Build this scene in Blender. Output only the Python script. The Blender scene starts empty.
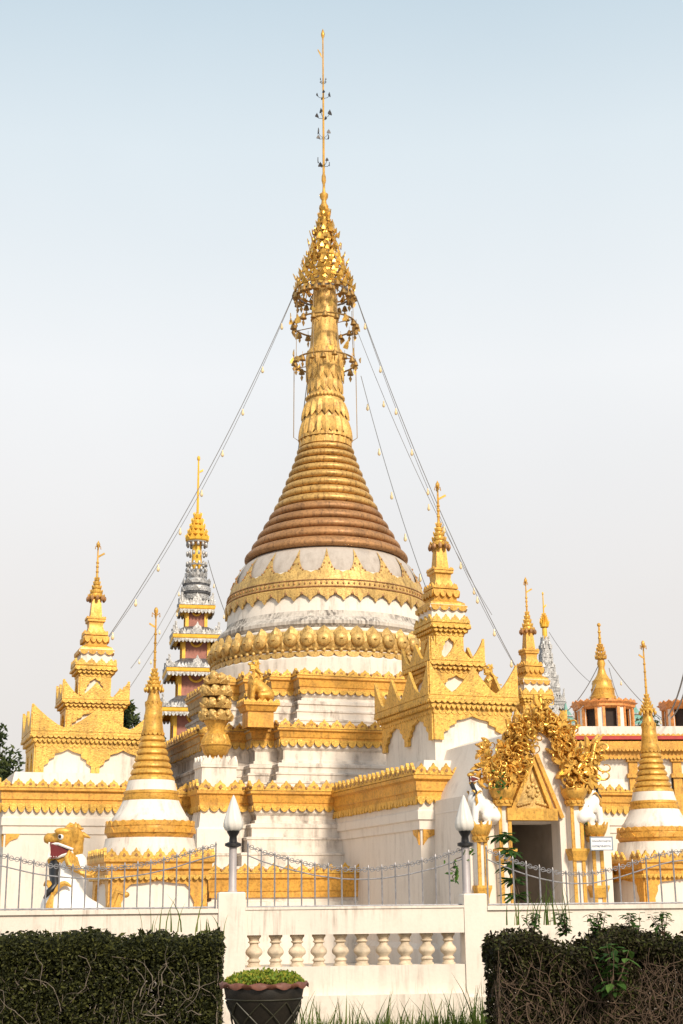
import bpy, bmesh, math, random
from mathutils import Vector, Matrix, noise
R = math.radians
PI = math.pi
random.seed(7)
sc = bpy.context.scene
COL = sc.collection

# ------------------------------------------------------------------ camera model
F, PITCH, ROLL, EYE = 1393.0, R(15.6), R(0.55), 1.6
cP, sP = math.cos(PITCH), math.sin(PITCH)
AX, AU, AW = Vector((1, 0, 0)), Vector((0, -sP, cP)), Vector((0, cP, sP))
ORI = Vector((0, 0, EYE))
def ray(px, py):
    x, y = (px - 341.5) / F, (512 - py) / F
    c, s = math.cos(ROLL), math.sin(ROLL)
    x, y = x * c + y * s, -x * s + y * c
    return AX * x + AU * y + AW
def at(px, py, Y):
    d = ray(px, py)
    return ORI + d * (Y / d.y)
def Zr(py, Y, px=341): return at(px, py, Y).z
def hit(px, py, P0, n):
    d = ray(px, py)
    return ORI + d * ((P0 - ORI).dot(n) / d.dot(n))

cam = bpy.data.cameras.new('camera'); co = bpy.data.objects.new('camera', cam); COL.objects.link(co)
cam.sensor_fit = 'VERTICAL'; cam.sensor_height = 36; cam.lens = 36 * F / 1024; cam.clip_end = 20000; cam.clip_start = .1
c_, s_ = math.cos(ROLL), math.sin(ROLL)
rx = AX * c_ - AU * s_; ru = AX * s_ + AU * c_
M = Matrix(((rx.x, ru.x, -AW.x, 0), (rx.y, ru.y, -AW.y, 0), (rx.z, ru.z, -AW.z, EYE), (0, 0, 0, 1)))
co.matrix_world = M
sc.camera = co

# ------------------------------------------------------------------ materials
def newmat(name):
    m = bpy.data.materials.new(name); m.use_nodes = True
    nt = m.node_tree; nt.nodes.clear()
    out = nt.nodes.new('ShaderNodeOutputMaterial'); b = nt.nodes.new('ShaderNodeBsdfPrincipled')
    nt.links.new(b.outputs[0], out.inputs[0])
    return m, nt, b
def nd(nt, typ, **kw):
    n = nt.nodes.new(typ)
    for k, v in kw.items():
        if k in n.inputs: n.inputs[k].default_value = v
        else: setattr(n, k, v)
    return n
def ramp(nt, fac, stops):
    r = nt.nodes.new('ShaderNodeValToRGB')
    e = r.color_ramp.elements
    while len(e) < len(stops): e.new(.5)
    for i, (p, c) in enumerate(stops):
        e[i].position = p; e[i].color = c if len(c) == 4 else (*c, 1)
    nt.links.new(fac, r.inputs[0]); return r.outputs[0]
def mixc(nt, fac, a, b, mode='MIX'):
    m = nt.nodes.new('ShaderNodeMix'); m.data_type = 'RGBA'; m.blend_type = mode
    for sock, v in ((m.inputs[0], fac), (m.inputs[6], a), (m.inputs[7], b)):
        if isinstance(v, (int, float)): sock.default_value = v
        elif isinstance(v, tuple): sock.default_value = v if len(v) == 4 else (*v, 1)
        else: nt.links.new(v, sock)
    return m.outputs[2]
def coords(nt, scale=(1, 1, 1), kind='Object'):
    t = nt.nodes.new('ShaderNodeTexCoord'); mp = nt.nodes.new('ShaderNodeMapping')
    mp.inputs['Scale'].default_value = scale
    if kind == 'World':
        g = nt.nodes.new('ShaderNodeNewGeometry'); nt.links.new(g.outputs['Position'], mp.inputs[0])
    else: nt.links.new(t.outputs[kind], mp.inputs[0])
    return mp.outputs[0]
def noi(nt, vec, scale, detail=4, rough=.55):
    n = nd(nt, 'ShaderNodeTexNoise', Scale=scale, Detail=detail, Roughness=rough); nt.links.new(vec, n.inputs['Vector']); return n.outputs[0]
def bump(nt, b, h, strength, dist=.02):
    n = nd(nt, 'ShaderNodeBump', Strength=strength, Distance=dist); nt.links.new(h, n.inputs['Height'])
    nt.links.new(n.outputs[0], b.inputs['Normal'])
def plain(name, col, rough=.6, metal=0, var=.25, vs=6, bmp=.15):
    m, nt, b = newmat(name)
    v = coords(nt, kind='World'); n = noi(nt, v, vs)
    dark = tuple(c * (1 - var) for c in col); lite = tuple(min(1, c * (1 + var)) for c in col)
    nt.links.new(ramp(nt, n, [(.3, dark), (.7, lite)]), b.inputs['Base Color'])
    b.inputs['Roughness'].default_value = rough; b.inputs['Metallic'].default_value = metal
    if bmp: bump(nt, b, noi(nt, v, vs * 5), bmp, .01)
    return m
def gold(name, col, rough=.46, metal=.28, wear=.35, filig=0, fscale=11, grime=(.20, .10, .03)):
    m, nt, b = newmat(name)
    v = coords(nt, kind='World')
    n1 = noi(nt, v, 2.2, 6, .6); n2 = noi(nt, coords(nt, (14, 14, 2.2), 'World'), 1.0, 4)
    c = ramp(nt, n1, [(.3, tuple(x * .68 for x in col)), (.52, col), (.8, tuple(min(1, x * 1.12) for x in col))])
    f = ramp(nt, n2, [(.50, (0, 0, 0)), (.74, (min(1, wear * 1.35),) * 3)])
    c = mixc(nt, f, c, grime)
    c = mixc(nt, 1.0, c, ramp(nt, noi(nt, v, 21, 5, .7), [(.30, (.50, .46, .42)), (.52, (1, 1, 1))]), 'MULTIPLY')
    h = noi(nt, v, 40, 3)
    if filig:
        vo = nd(nt, 'ShaderNodeTexVoronoi', Scale=fscale); vo.feature = 'F1'; nt.links.new(v, vo.inputs['Vector'])
        vo2 = nd(nt, 'ShaderNodeTexVoronoi', Scale=fscale * 1.0); vo2.feature = 'DISTANCE_TO_EDGE'; nt.links.new(v, vo2.inputs['Vector'])
        hole = ramp(nt, vo.outputs['Distance'], [(.14, (1, 1, 1)), (.24, (0, 0, 0))])
        c = mixc(nt, mixc(nt, filig, (0, 0, 0), hole), c, (.22, .11, .03))
        h = mixc(nt, .5, ramp(nt, vo2.outputs['Distance'], [(0, (0, 0, 0)), (.22, (1, 1, 1))]), ramp(nt, vo.outputs['Distance'], [(.05, (0, 0, 0)), (.3, (1, 1, 1))]))
        bump(nt, b, h, .22, .02)
    else: bump(nt, b, h, .12, .02)
    nt.links.new(c, b.inputs['Base Color'])
    b.inputs['Metallic'].default_value = metal
    nt.links.new(ramp(nt, noi(nt, v, 5, 5, .65), [(.3, (rough - .12,) * 3), (.7, (rough + .2,) * 3)]), b.inputs['Roughness'])
    return m
def plaster(name, col, stain=.5, scol=(.25, .20, .16), lo=.52, hi=.75, blotch=.25, sx=7, sz=.9):
    m, nt, b = newmat(name)
    v = coords(nt, kind='World')
    st = noi(nt, coords(nt, (sx, sx, sz), 'World'), 1.0, 7, .65); bl = noi(nt, v, .9, 6, .6); fine = noi(nt, v, 26, 4)
    c = ramp(nt, bl, [(.3, tuple(x * (1 - blotch * .35) for x in col)), (.6, col)])
    f = ramp(nt, st, [(lo, (0, 0, 0)), (hi, (stain,) * 3)])
    f2 = ramp(nt, noi(nt, v, 1.7, 5, .7), [(.42, (.15,) * 3), (.62, (1, 1, 1))])
    f = mixc(nt, 1.0, f, f2, 'MULTIPLY')
    c = mixc(nt, f, c, scol)
    sp_ = ramp(nt, noi(nt, v, 11, 5, .75), [(.66, (0, 0, 0)), (.72, (stain * .8,) * 3)])
    c = mixc(nt, sp_, c, scol)
    c = mixc(nt, .12, c, fine, 'MULTIPLY')
    nt.links.new(c, b.inputs['Base Color']); b.inputs['Roughness'].default_value = .85
    bump(nt, b, fine, .15, .012)
    return m
GOLD = (.70, .385, .068)
MT = dict(
    gold=gold('gilded_paint', GOLD),
    band=gold('ochre_gold_paint', (.71, .365, .058), .5, .12, .3),
    filig=gold('filigree_gold', (.74, .445, .092), .46, .25, .3, .8, 13),
    crest=gold('crest_gold', (.75, .445, .082), .44, .28, .3, .25, 18),
    spire=gold('worn_spire_gold', (.64, .385, .12), .46, .35, .85),
    oxide=gold('oxidised_bronze', (.42, .215, .085), .55, .25, .6, grime=(.14, .07, .035)),
    oxgold=gold('old_gold', (.66, .43, .14), .5, .3, .5, .5, 14),
    shiny=gold('bright_gold_leaf', (.80, .46, .09), .28, .65, .5),
    bell=gold('brass_bell', (.46, .27, .08), .4, .6, .5),
    neckgold=gold('matte_neck_gold', (.78, .475, .13), .52, .16, .8),
    white=plaster('white_plaster', (.82, .75, .665), .72, (.25, .20, .16), .48, .70),
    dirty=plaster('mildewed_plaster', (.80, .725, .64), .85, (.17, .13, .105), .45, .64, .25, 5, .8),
    wall=plaster('cream_wall', (.80, .715, .625), .50, (.36, .28, .22), .48, .72),
    grey=plaster('grey_weathered_plaster', (.50, .44, .385), .7, (.25, .20, .16), .42, .7),
    marble=plain('white_enamel', (.82, .79, .74), .35, 0, .05),
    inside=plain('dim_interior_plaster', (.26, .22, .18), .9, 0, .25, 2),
    court=plain('courtyard_paving', (.42, .38, .34), .85, 0, .2, 3),
    silver=plain('tin_filigree', (.37, .365, .36), .5, .3, .65, 16, .3),
    dsilver=plain('dark_tin', (.13, .13, .14), .5, .4, .5, 10),
    pink=plain('pink_painted_timber', (.34, .14, .105), .7, 0, .2),
    yellow=plain('yellow_trim', (.80, .46, .05), .5, .1, .15),
    red=plain('red_trim', (.40, .03, .025), .5, 0, .2),
    orange=plain('orange_gold_trim', (.62, .25, .07), .5, .2, .35, 10),
    streak=plaster('streaked_plaster', (.62, .56, .49), .95, (.09, .075, .065), .40, .56, .25, 15, .5),
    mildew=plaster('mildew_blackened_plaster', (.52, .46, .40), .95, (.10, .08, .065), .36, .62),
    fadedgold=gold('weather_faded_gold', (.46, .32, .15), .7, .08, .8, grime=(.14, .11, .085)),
    green=plain('green_roof_tiles', (.13, .30, .25), .6, 0, .3, 8),
    black=plain('black_paint', (.012, .011, .012), .4, 0, .2),
    darkroom=plain('dark_opening', (.03, .018, .014), .8, 0, .2),
    mouth=plain('red_mouth_paint', (.13, .01, .012), .4, 0, .2),
    iron=plain('grey_painted_iron', (.30, .29, .30), .45, .5, .25, 20),
    darkiron=plain('dark_iron', (.05, .045, .045), .5, .4, .3),
    post=plain('mauve_grey_post', (.40, .36, .36), .5, .1, .12),
    glass=plain('frosted_lamp_glass', (.68, .65, .60), .25, 0, .05, 3, .05),
    stone=plain('sandstone_baluster', (.60, .49, .36), .85, 0, .3, 9, .3),
    cable=plain('grey_cable', (.20, .20, .205), .6, 0, .1),
    rope=plain('pale_chain', (.45, .33, .2), .5, .5, .2),
    bulb=plain('amber_bulb', (.75, .6, .35), .2, 0, .1),
    terra=plain('terracotta_rim', (.15, .055, .035), .6, 0, .3, 14),
    pot=plain('dark_brown_glaze', (.013, .010, .007), .5, 0, .6, 7),
    potred=plain('dark_red_glaze', (.06, .016, .012), .35, 0, .4, 7),
    line=plain('olive_line_glaze', (.028, .026, .014), .5, 0, .2),
    soil=plain('soil', (.05, .035, .025), .95, 0, .3),
    greytwig=plain('grey_twig_bark', (.16, .13, .10), .9, 0, .4, 12, .3),
    bark=plain('twig_bark', (.105, .068, .044), .9, 0, .4, 12, .3),
    trunk=plain('tree_bark', (.11, .085, .065), .9, 0, .4, 6, .4),
    signw=plain('white_sign_face', (.80, .80, .78), .4, 0, .03),
    signb=plain('blue_sign_frame', (.16, .22, .29), .4, 0, .1),
    ink=plain('blue_lettering', (.02, .05, .15), .5, 0, .1),
    reed=plain('dry_reed', (.24, .22, .09), .8, 0, .3),
)
def splash(name):
    m = MT['wall'].copy(); m.name = name; nt = m.node_tree; b = [n for n in nt.nodes if n.type == 'BSDF_PRINCIPLED'][0]
    src = b.inputs['Base Color'].links[0].from_socket
    g = nt.nodes.new('ShaderNodeNewGeometry'); sp = nt.nodes.new('ShaderNodeSeparateXYZ'); nt.links.new(g.outputs['Position'], sp.inputs[0])
    v = coords(nt, kind='World'); n = noi(nt, v, 4.5, 7, .7)
    ad = nt.nodes.new('ShaderNodeMath'); ad.operation = 'MULTIPLY_ADD'; nt.links.new(n, ad.inputs[0]); ad.inputs[1].default_value = 1.5; nt.links.new(sp.outputs[2], ad.inputs[2])
    f = ramp(nt, ad.outputs[0], [(.55, (.85,) * 3), (1.15, (.0,) * 3)])
    c = mixc(nt, f, src, (.22, .18, .13))
    dr = noi(nt, coords(nt, (16, 16, 1.1), 'World'), 1.0, 6, .7); zz = ramp(nt, noi(nt, v, 1.2, 4), [(.45, (0, 0, 0)), (.6, (1, 1, 1))])
    c = mixc(nt, mixc(nt, 1.0, ramp(nt, dr, [(.50, (0, 0, 0)), (.68, (.7,) * 3)]), zz, 'MULTIPLY'), c, (.30, .24, .19))
    ck = nd(nt, 'ShaderNodeTexVoronoi', Scale=1.3); ck.feature = 'DISTANCE_TO_EDGE'
    wv_ = nt.nodes.new('ShaderNodeVectorMath'); wv_.operation = 'ADD'; nt.links.new(v, wv_.inputs[0]); nn = nd(nt, 'ShaderNodeTexNoise', Scale=3.0, Detail=5.0); nt.links.new(v, nn.inputs['Vector']); nt.links.new(nn.outputs['Color'], wv_.inputs[1]); nt.links.new(wv_.outputs[0], ck.inputs['Vector'])
    nt.links.new(c, b.inputs['Base Color']); MT[name] = m
def leafmat(name, c0, c1, c2, trans=.25):
    m, nt, b = newmat(name)
    oi = nt.nodes.new('ShaderNodeNewGeometry')
    rp = ramp(nt, oi.outputs['Random Per Island'], [(0, c0), (.55, c1), (1, c2)])
    nt.links.new(rp, b.inputs['Base Color']); b.inputs['Roughness'].default_value = .7; b.inputs['Specular IOR Level'].default_value = .25
    out = [n for n in nt.nodes if n.type == 'OUTPUT_MATERIAL'][0]
    tr = nt.nodes.new('ShaderNodeBsdfTranslucent'); nt.links.new(rp, tr.inputs[0])
    ms = nt.nodes.new('ShaderNodeMixShader'); ms.inputs[0].default_value = trans
    nt.links.new(b.outputs[0], ms.inputs[1]); nt.links.new(tr.outputs[0], ms.inputs[2]); nt.links.new(ms.outputs[0], out.inputs[0])
    return m
splash('boundary_plaster')
MT['leafh'] = leafmat('hedge_leaves', (.010, .012, .004), (.027, .031, .007), (.085, .088, .018), .15)
MT['leafb'] = leafmat('brown_hedge_leaves', (.012, .009, .004), (.030, .024, .008), (.055, .066, .012), .12)
MT['leaft'] = leafmat('tree_leaves', (.02, .034, .012), (.045, .066, .02), (.10, .12, .035))
MT['leafg'] = leafmat('fresh_leaves', (.03, .07, .015), (.06, .13, .025), (.11, .20, .04), .35)
MT['sedum'] = leafmat('pot_groundcover', (.10, .17, .02), (.22, .30, .03), (.42, .34, .05), .3)
MT['grass'] = leafmat('grass_blades', (.04, .075, .012), (.09, .15, .025), (.19, .22, .06), .4)

# ------------------------------------------------------------------ mesh builder
class MB:
    def __init__(s): s.v = []; s.f = []; s.m = []; s.T = Matrix(); s.mi = 0
    def add(s, vs, fs):
        b = len(s.v); T = s.T
        s.v += [T @ Vector(p) for p in vs]
        s.f += [[i + b for i in f] for f in fs]; s.m += [s.mi] * len(fs)
    def box(s, x0, x1, y0, y1, z0, z1):
        s.add([(x0, y0, z0), (x1, y0, z0), (x1, y1, z0), (x0, y1, z0), (x0, y0, z1), (x1, y0, z1), (x1, y1, z1), (x0, y1, z1)],
              [(3, 2, 1, 0), (4, 5, 6, 7), (0, 1, 5, 4), (1, 2, 6, 5), (2, 3, 7, 6), (3, 0, 4, 7)])
    def lathe(s, prof, n=32, c=(0, 0, 0), a0=0, cap=True, fn=None):
        vs = []; fs = []; k = len(prof)
        for i in range(n):
            a = a0 + 2 * PI * i / n; ca, sa = math.cos(a), math.sin(a)
            for r, z in prof:
                rr = r if fn is None else fn(r, z, a)
                vs.append((c[0] + rr * ca, c[1] + rr * sa, c[2] + z))
        for i in range(n):
            j = (i + 1) % n
            for q in range(k - 1): fs.append((i * k + q, j * k + q, j * k + q + 1, i * k + q + 1))
        if cap:
            fs.append([i * k for i in range(n)][::-1]); fs.append([i * k + k - 1 for i in range(n)])
        s.add(vs, fs)
    def sq(s, prof, c=(0, 0, 0)):                       # square section turned to the axes, r = half width
        s.lathe([(r * math.sqrt(2), z) for r, z in prof], 4, c, PI / 4)
    def prism(s, pts, y0, y1):                          # outline in x,z, thickness along y
        n = len(pts)
        vs = [(x, y0, z) for x, z in pts] + [(x, y1, z) for x, z in pts]
        fs = [list(range(n)), list(range(2 * n - 1, n - 1, -1))] + [(i, i + n, (i + 1) % n + n, (i + 1) % n) for i in range(n)]
        s.add(vs, fs)
    def tube(s, path, r, n=6, cap=True):
        path = [Vector(p) for p in path]; k = len(path)
        rad = r if isinstance(r, (list, tuple)) else [r] * k
        vs = []; fs = []
        up = Vector((0, 0, 1))
        prev = None
        for i, p in enumerate(path):
            d = (path[min(i + 1, k - 1)] - path[max(i - 1, 0)])
            if d.length < 1e-9: d = Vector((0, 0, 1))
            d.normalize()
            if prev is None:
                a = d.cross(up if abs(d.z) < .95 else Vector((1, 0, 0))).normalized()
            else:
                a = (prev - d * prev.dot(d))
                a = a.normalized() if a.length > 1e-6 else d.orthogonal().normalized()
            prev = a; b = d.cross(a)
            for q in range(n):
                t = 2 * PI * q / n
                vs.append(p + (a * math.cos(t) + b * math.sin(t)) * rad[i])
        for i in range(k - 1):
            for q in range(n):
                q2 = (q + 1) % n
                fs.append((i * n + q, i * n + q2, (i + 1) * n + q2, (i + 1) * n + q))
        if cap: fs.append(list(range(n))[::-1]); fs.append([(k - 1) * n + q for q in range(n)])
        s.add(vs, fs)
    def torus(s, R0, r, c=(0, 0, 0), n=36, k=6, mat=None):
        vs = []; fs = []
        for i in range(n):
            a = 2 * PI * i / n
            for j in range(k):
                b = 2 * PI * j / k
                p = Vector(((R0 + r * math.cos(b)) * math.cos(a), (R0 + r * math.cos(b)) * math.sin(a), r * math.sin(b)))
                if mat: p = mat @ p
                vs.append(p + Vector(c))
        for i in range(n):
            for j in range(k):
                fs.append((i * k + j, ((i + 1) % n) * k + j, ((i + 1) % n) * k + (j + 1) % k, i * k + (j + 1) % k))
        s.add(vs, fs)
    def ball(s, c, r, n=10, k=7):
        r = r if isinstance(r, (tuple, list)) else (r, r, r)
        prof = [(max(1e-4, math.sin(PI * i / k)), -math.cos(PI * i / k)) for i in range(k + 1)]
        vs = []; fs = []
        for i in range(n):
            a = 2 * PI * i / n
            for q, z in prof: vs.append((c[0] + r[0] * q * math.cos(a), c[1] + r[1] * q * math.sin(a), c[2] + r[2] * z))
        m = k + 1
        for i in range(n):
            j = (i + 1) % n
            for q in range(k): fs.append((i * m + q, j * m + q, j * m + q + 1, i * m + q + 1))
        s.add(vs, fs)
    def sweep(s, poly, prof, top=True, bottom=False):   # plan polygon (CCW), profile of (offset, z) going up
        rings = [offset(poly, o) for o, z in prof]; n = len(poly); vs = []; fs = []
        for (o, z), rg in zip(prof, rings): vs += [(x, y, z) for x, y in rg]
        for k in range(len(prof) - 1):
            for i in range(n):
                j = (i + 1) % n; fs.append((k * n + i, k * n + j, (k + 1) * n + j, (k + 1) * n + i))
        if top: fs.append([(len(prof) - 1) * n + i for i in range(n)])
        if bottom: fs.append([i for i in range(n)][::-1])
        s.add(vs, fs)
    def petal(s, a, r0, z0, r1, z1, w, bulge=.03, tip=1.0, c=(0, 0)):
        # a leaf wrapped on a cone, from (r0,z0) to its tip (r1,z1)
        rows = 5; vs = []; fs = []
        ws = [.8, 1.0, .95, .62, .06]
        for i in range(rows):
            t = i / (rows - 1); r = r0 + (r1 - r0) * t; z = z0 + (z1 - z0) * t
            b = bulge * math.sin(PI * (.15 + .7 * t))
            for q in (-1, 0, 1):
                ww = w * ws[i] * .5 * q; rr = r + (b if q == 0 else -bulge * .35)
                aa = a + math.atan2(ww, max(r, .05))
                vs.append((c[0] + rr * math.cos(aa), c[1] + rr * math.sin(aa), z))
        for i in range(rows - 1):
            for q in range(2): fs.append((i * 3 + q, i * 3 + q + 1, i * 3 + q + 4, i * 3 + q + 3))
        s.add(vs, fs)
    def build(s, name, mats, parent=None, smooth=35, loc=None):
        me = bpy.data.meshes.new(name); me.from_pydata([tuple(p) for p in s.v], [], s.f)
        mats = mats if isinstance(mats, (list, tuple)) else [mats]
        for m in mats: me.materials.append(MT[m] if isinstance(m, str) else m)
        if len(mats) > 1: me.polygons.foreach_set('material_index', s.m)
        if smooth:
            me.polygons.foreach_set('use_smooth', [True] * len(me.polygons)); me.set_sharp_from_angle(angle=R(smooth))
        me.update()
        o = bpy.data.objects.new(name, me); COL.objects.link(o)
        if parent: o.parent = parent
        if loc is not None: o.location = loc
        return o
    def side(s, nx, mi):                               # faces whose plan normal points along nx take slot mi
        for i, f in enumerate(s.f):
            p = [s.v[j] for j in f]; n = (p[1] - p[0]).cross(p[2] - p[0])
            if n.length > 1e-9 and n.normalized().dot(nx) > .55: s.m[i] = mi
def offset(poly, d):
    n = len(poly); out = []
    for i in range(n):
        p0, p1, p2 = Vector(poly[i - 1]), Vector(poly[i]), Vector(poly[(i + 1) % n])
        d1 = (p1 - p0).normalized(); d2 = (p2 - p1).normalized()
        n1 = Vector((d1.y, -d1.x)); n2 = Vector((d2.y, -d2.x))
        k = 1 + n1.dot(n2)
        m = (n1 + n2) / max(k, .2)
        out.append(tuple(p1 + m * d))
    return out
def rect(hx, hy, cx=0, cy=0): return [(cx - hx, cy - hy), (cx + hx, cy - hy), (cx + hx, cy + hy), (cx - hx, cy + hy)]
def redent(a, D, fr=(.4, .3, .3)):
    X = [a - D, a - D + D * fr[0], a - D + D * (fr[0] + fr[1]), a]
    q = [(X[0], -X[3]), (X[0], -X[2]), (X[1], -X[2]), (X[1], -X[1]), (X[2], -X[1]), (X[2], -X[0]), (X[3], -X[0])]
    out = []
    for k in range(4):
        c, s = round(math.cos(PI / 2 * k)), round(math.sin(PI / 2 * k))
        out += [(x * c - y * s, x * s + y * c) for x, y in q]
    return out
LEAF = [(-.5, 0), (-.5, .30), (-.40, .36), (-.30, .62), (-.15, .70), (0, 1), (.15, .70), (.30, .62), (.40, .36), (.5, .30), (.5, 0)]
TOOTH = [(-.5, 0), (-.46, .35), (-.25, .8), (0, 1), (.25, .8), (.46, .35), (.5, 0)]
SCAL = [(-.5, 0), (-.5, .3), (-.38, .7), (-.15, .95), (0, 1), (.15, .95), (.38, .7), (.5, .3), (.5, 0)]
def leafrow(mb, p0, p1, z, h, w, shape=LEAF, thick=.05, out=0.0, lean=0.0, jit=.0, eye=False):
    p0, p1 = Vector(p0), Vector(p1); L = (p1 - p0).length; n = max(1, round(L / w)); ww = L / n
    d = (p1 - p0) / L; nr = Vector((d.y, -d.x))
    T0 = mb.T.copy()
    for i in range(n):
        c = p0 + d * (ww * (i + .5)) + nr * out
        Mx = Matrix(((d.x, -nr.x, 0, c.x), (d.y, -nr.y, 0, c.y), (0, 0, 1, z), (0, 0, 0, 1)))
        if lean: Mx = Mx @ Matrix.Rotation(lean, 4, 'X')
        if jit: Mx = Mx @ Matrix.Rotation(random.uniform(-jit, jit), 4, 'X') @ Matrix.Rotation(random.uniform(-jit, jit) * .6, 4, 'Y')
        mb.T = T0 @ Mx
        k = .985
        hh = h * (random.uniform(.90, 1.06) if jit else 1)
        if jit and shape is LEAF and random.random() < .012: continue
        mb.prism([(x * ww * k, y * hh) for x, y in shape], -thick / 2, thick / 2)
        if eye:
            mi = mb.mi; mb.mi = 1; mb.prism([(x * ww * .30, hh * .18 + y * hh * .36) for x, y in ((-.5, .3), (0, 0), (.5, .3), (.3, .7), (0, 1), (-.3, .7))], -thick / 2 - .008, -thick / 2 + .01); mb.mi = mi
    mb.T = T0
def studs(mb, poly, off, z, w, r):
    T0 = mb.T.copy(); pg = offset(poly, off); mi = mb.mi; mb.mi = 1
    for i in range(len(pg)):
        p0, p1 = Vector(pg[i]), Vector(pg[(i + 1) % len(pg)]); L = (p1 - p0).length; n = max(1, round(L / w)); d = (p1 - p0) / L
        for k in range(n + 1):
            c = p0 + d * (L * k / n); mb.ball((c.x, c.y, z), (r, r, r * 1.1), 6, 4)
    mb.mi = mi
def leafpoly(mb, poly, off, z, h, w, **kw):
    pg = offset(poly, off)
    for i in range(len(pg)):
        leafrow(mb, pg[i], pg[(i + 1) % len(pg)], z, h, w, **kw)
def leafring(mb, r, z, h, n, shape=LEAF, thick=.04, lean=0, c=(0, 0), jit=0, wf=1.0):
    T0 = mb.T.copy(); ww = 2 * r * math.tan(PI / n) * wf
    for i in range(n):
        a = 2 * PI * i / n
        Mx = Matrix.Translation((c[0] + r * math.cos(a), c[1] + r * math.sin(a), z)) @ Matrix.Rotation(a + PI / 2, 4, 'Z') @ Matrix.Rotation(lean, 4, 'X')
        if jit: Mx = Mx @ Matrix.Rotation(random.uniform(-jit, jit), 4, 'X') @ Matrix.Rotation(random.uniform(-jit, jit), 4, 'Z')
        mb.T = T0 @ Mx
        mb.prism([(x * ww, y * h) for x, y in shape], -thick / 2, thick / 2)
    mb.T = T0
def fuse(mb, name, mats, parent, voxel, smooth_it=4, colorfn=None):
    o = mb.build('tmp_fuse', 'gold', None, 0)
    md = o.modifiers.new('r', 'REMESH'); md.mode = 'VOXEL'; md.voxel_size = voxel
    sm = o.modifiers.new('s', 'SMOOTH'); sm.iterations = smooth_it; sm.factor = .5
    dg = bpy.context.evaluated_depsgraph_get(); dg.update()
    me = bpy.data.meshes.new_from_object(o.evaluated_get(dg), depsgraph=dg); me.name = name
    old = o.data; bpy.data.objects.remove(o); bpy.data.meshes.remove(old)
    me.materials.clear()
    mats = mats if isinstance(mats, (list, tuple)) else [mats]
    for m in mats: me.materials.append(MT[m])
    if colorfn:
        for p in me.polygons: p.material_index = colorfn(p.center, p.normal)
    me.polygons.foreach_set('use_smooth', [True] * len(me.polygons))
    r = bpy.data.objects.new(name, me); COL.objects.link(r); r.parent = parent
    return r
def caps(mb, pts, rs, n=10):
    # chain of tapered limbs with ball joints (to be fused)
    mb.tube(pts, list(rs), n)
    for p, r in zip(pts, rs): mb.ball(p, r * 1.0, n, 7)

def tag(o, label=None, cat=None, group=None, kind=None):
    if label: o['label'] = label
    if cat: o['category'] = cat
    if group: o['group'] = group
    if kind: o['kind'] = kind
    return o
def thing(name, label, cat, loc=(0, 0, 0), rz=0, group=None):
    o = bpy.data.objects.new(name, None); COL.objects.link(o); o.location = loc; o.rotation_euler = (0, 0, rz); o.empty_display_size = .3
    return tag(o, label, cat, group)
def kids(o): return [c for c in bpy.data.objects if c.parent == o]
def dup(o, parent=None):
    c = o.copy(); COL.objects.link(c); c.parent = parent
    for k in kids(o): dup(k, c)
    return c
def share(src, name, parent, loc, rz=0, scale=1):
    o = bpy.data.objects.new(name, src.data); COL.objects.link(o); o.parent = parent; o.location = loc; o.rotation_euler = (0, 0, rz); o.scale = (scale,) * 3
    return o

# ------------------------------------------------------------------ frame of the temple
AL = R(19.0)
CX = at(326.5, 600, 36).x
C0 = Vector((CX, 36, 0))
UX = Vector((math.cos(AL), math.sin(AL), 0)); UY = Vector((-math.sin(AL), math.cos(AL), 0))
def LW(x, y, z=0): return C0 + UX * x + UY * y + Vector((0, 0, z))
def zfront(py, a, px=300):                              # height of a picture row on the plane local y = -a
    return hit(px, py, LW(0, -a), UY).z
GZ = .38                                                # courtyard level
exec_sections = []

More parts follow.
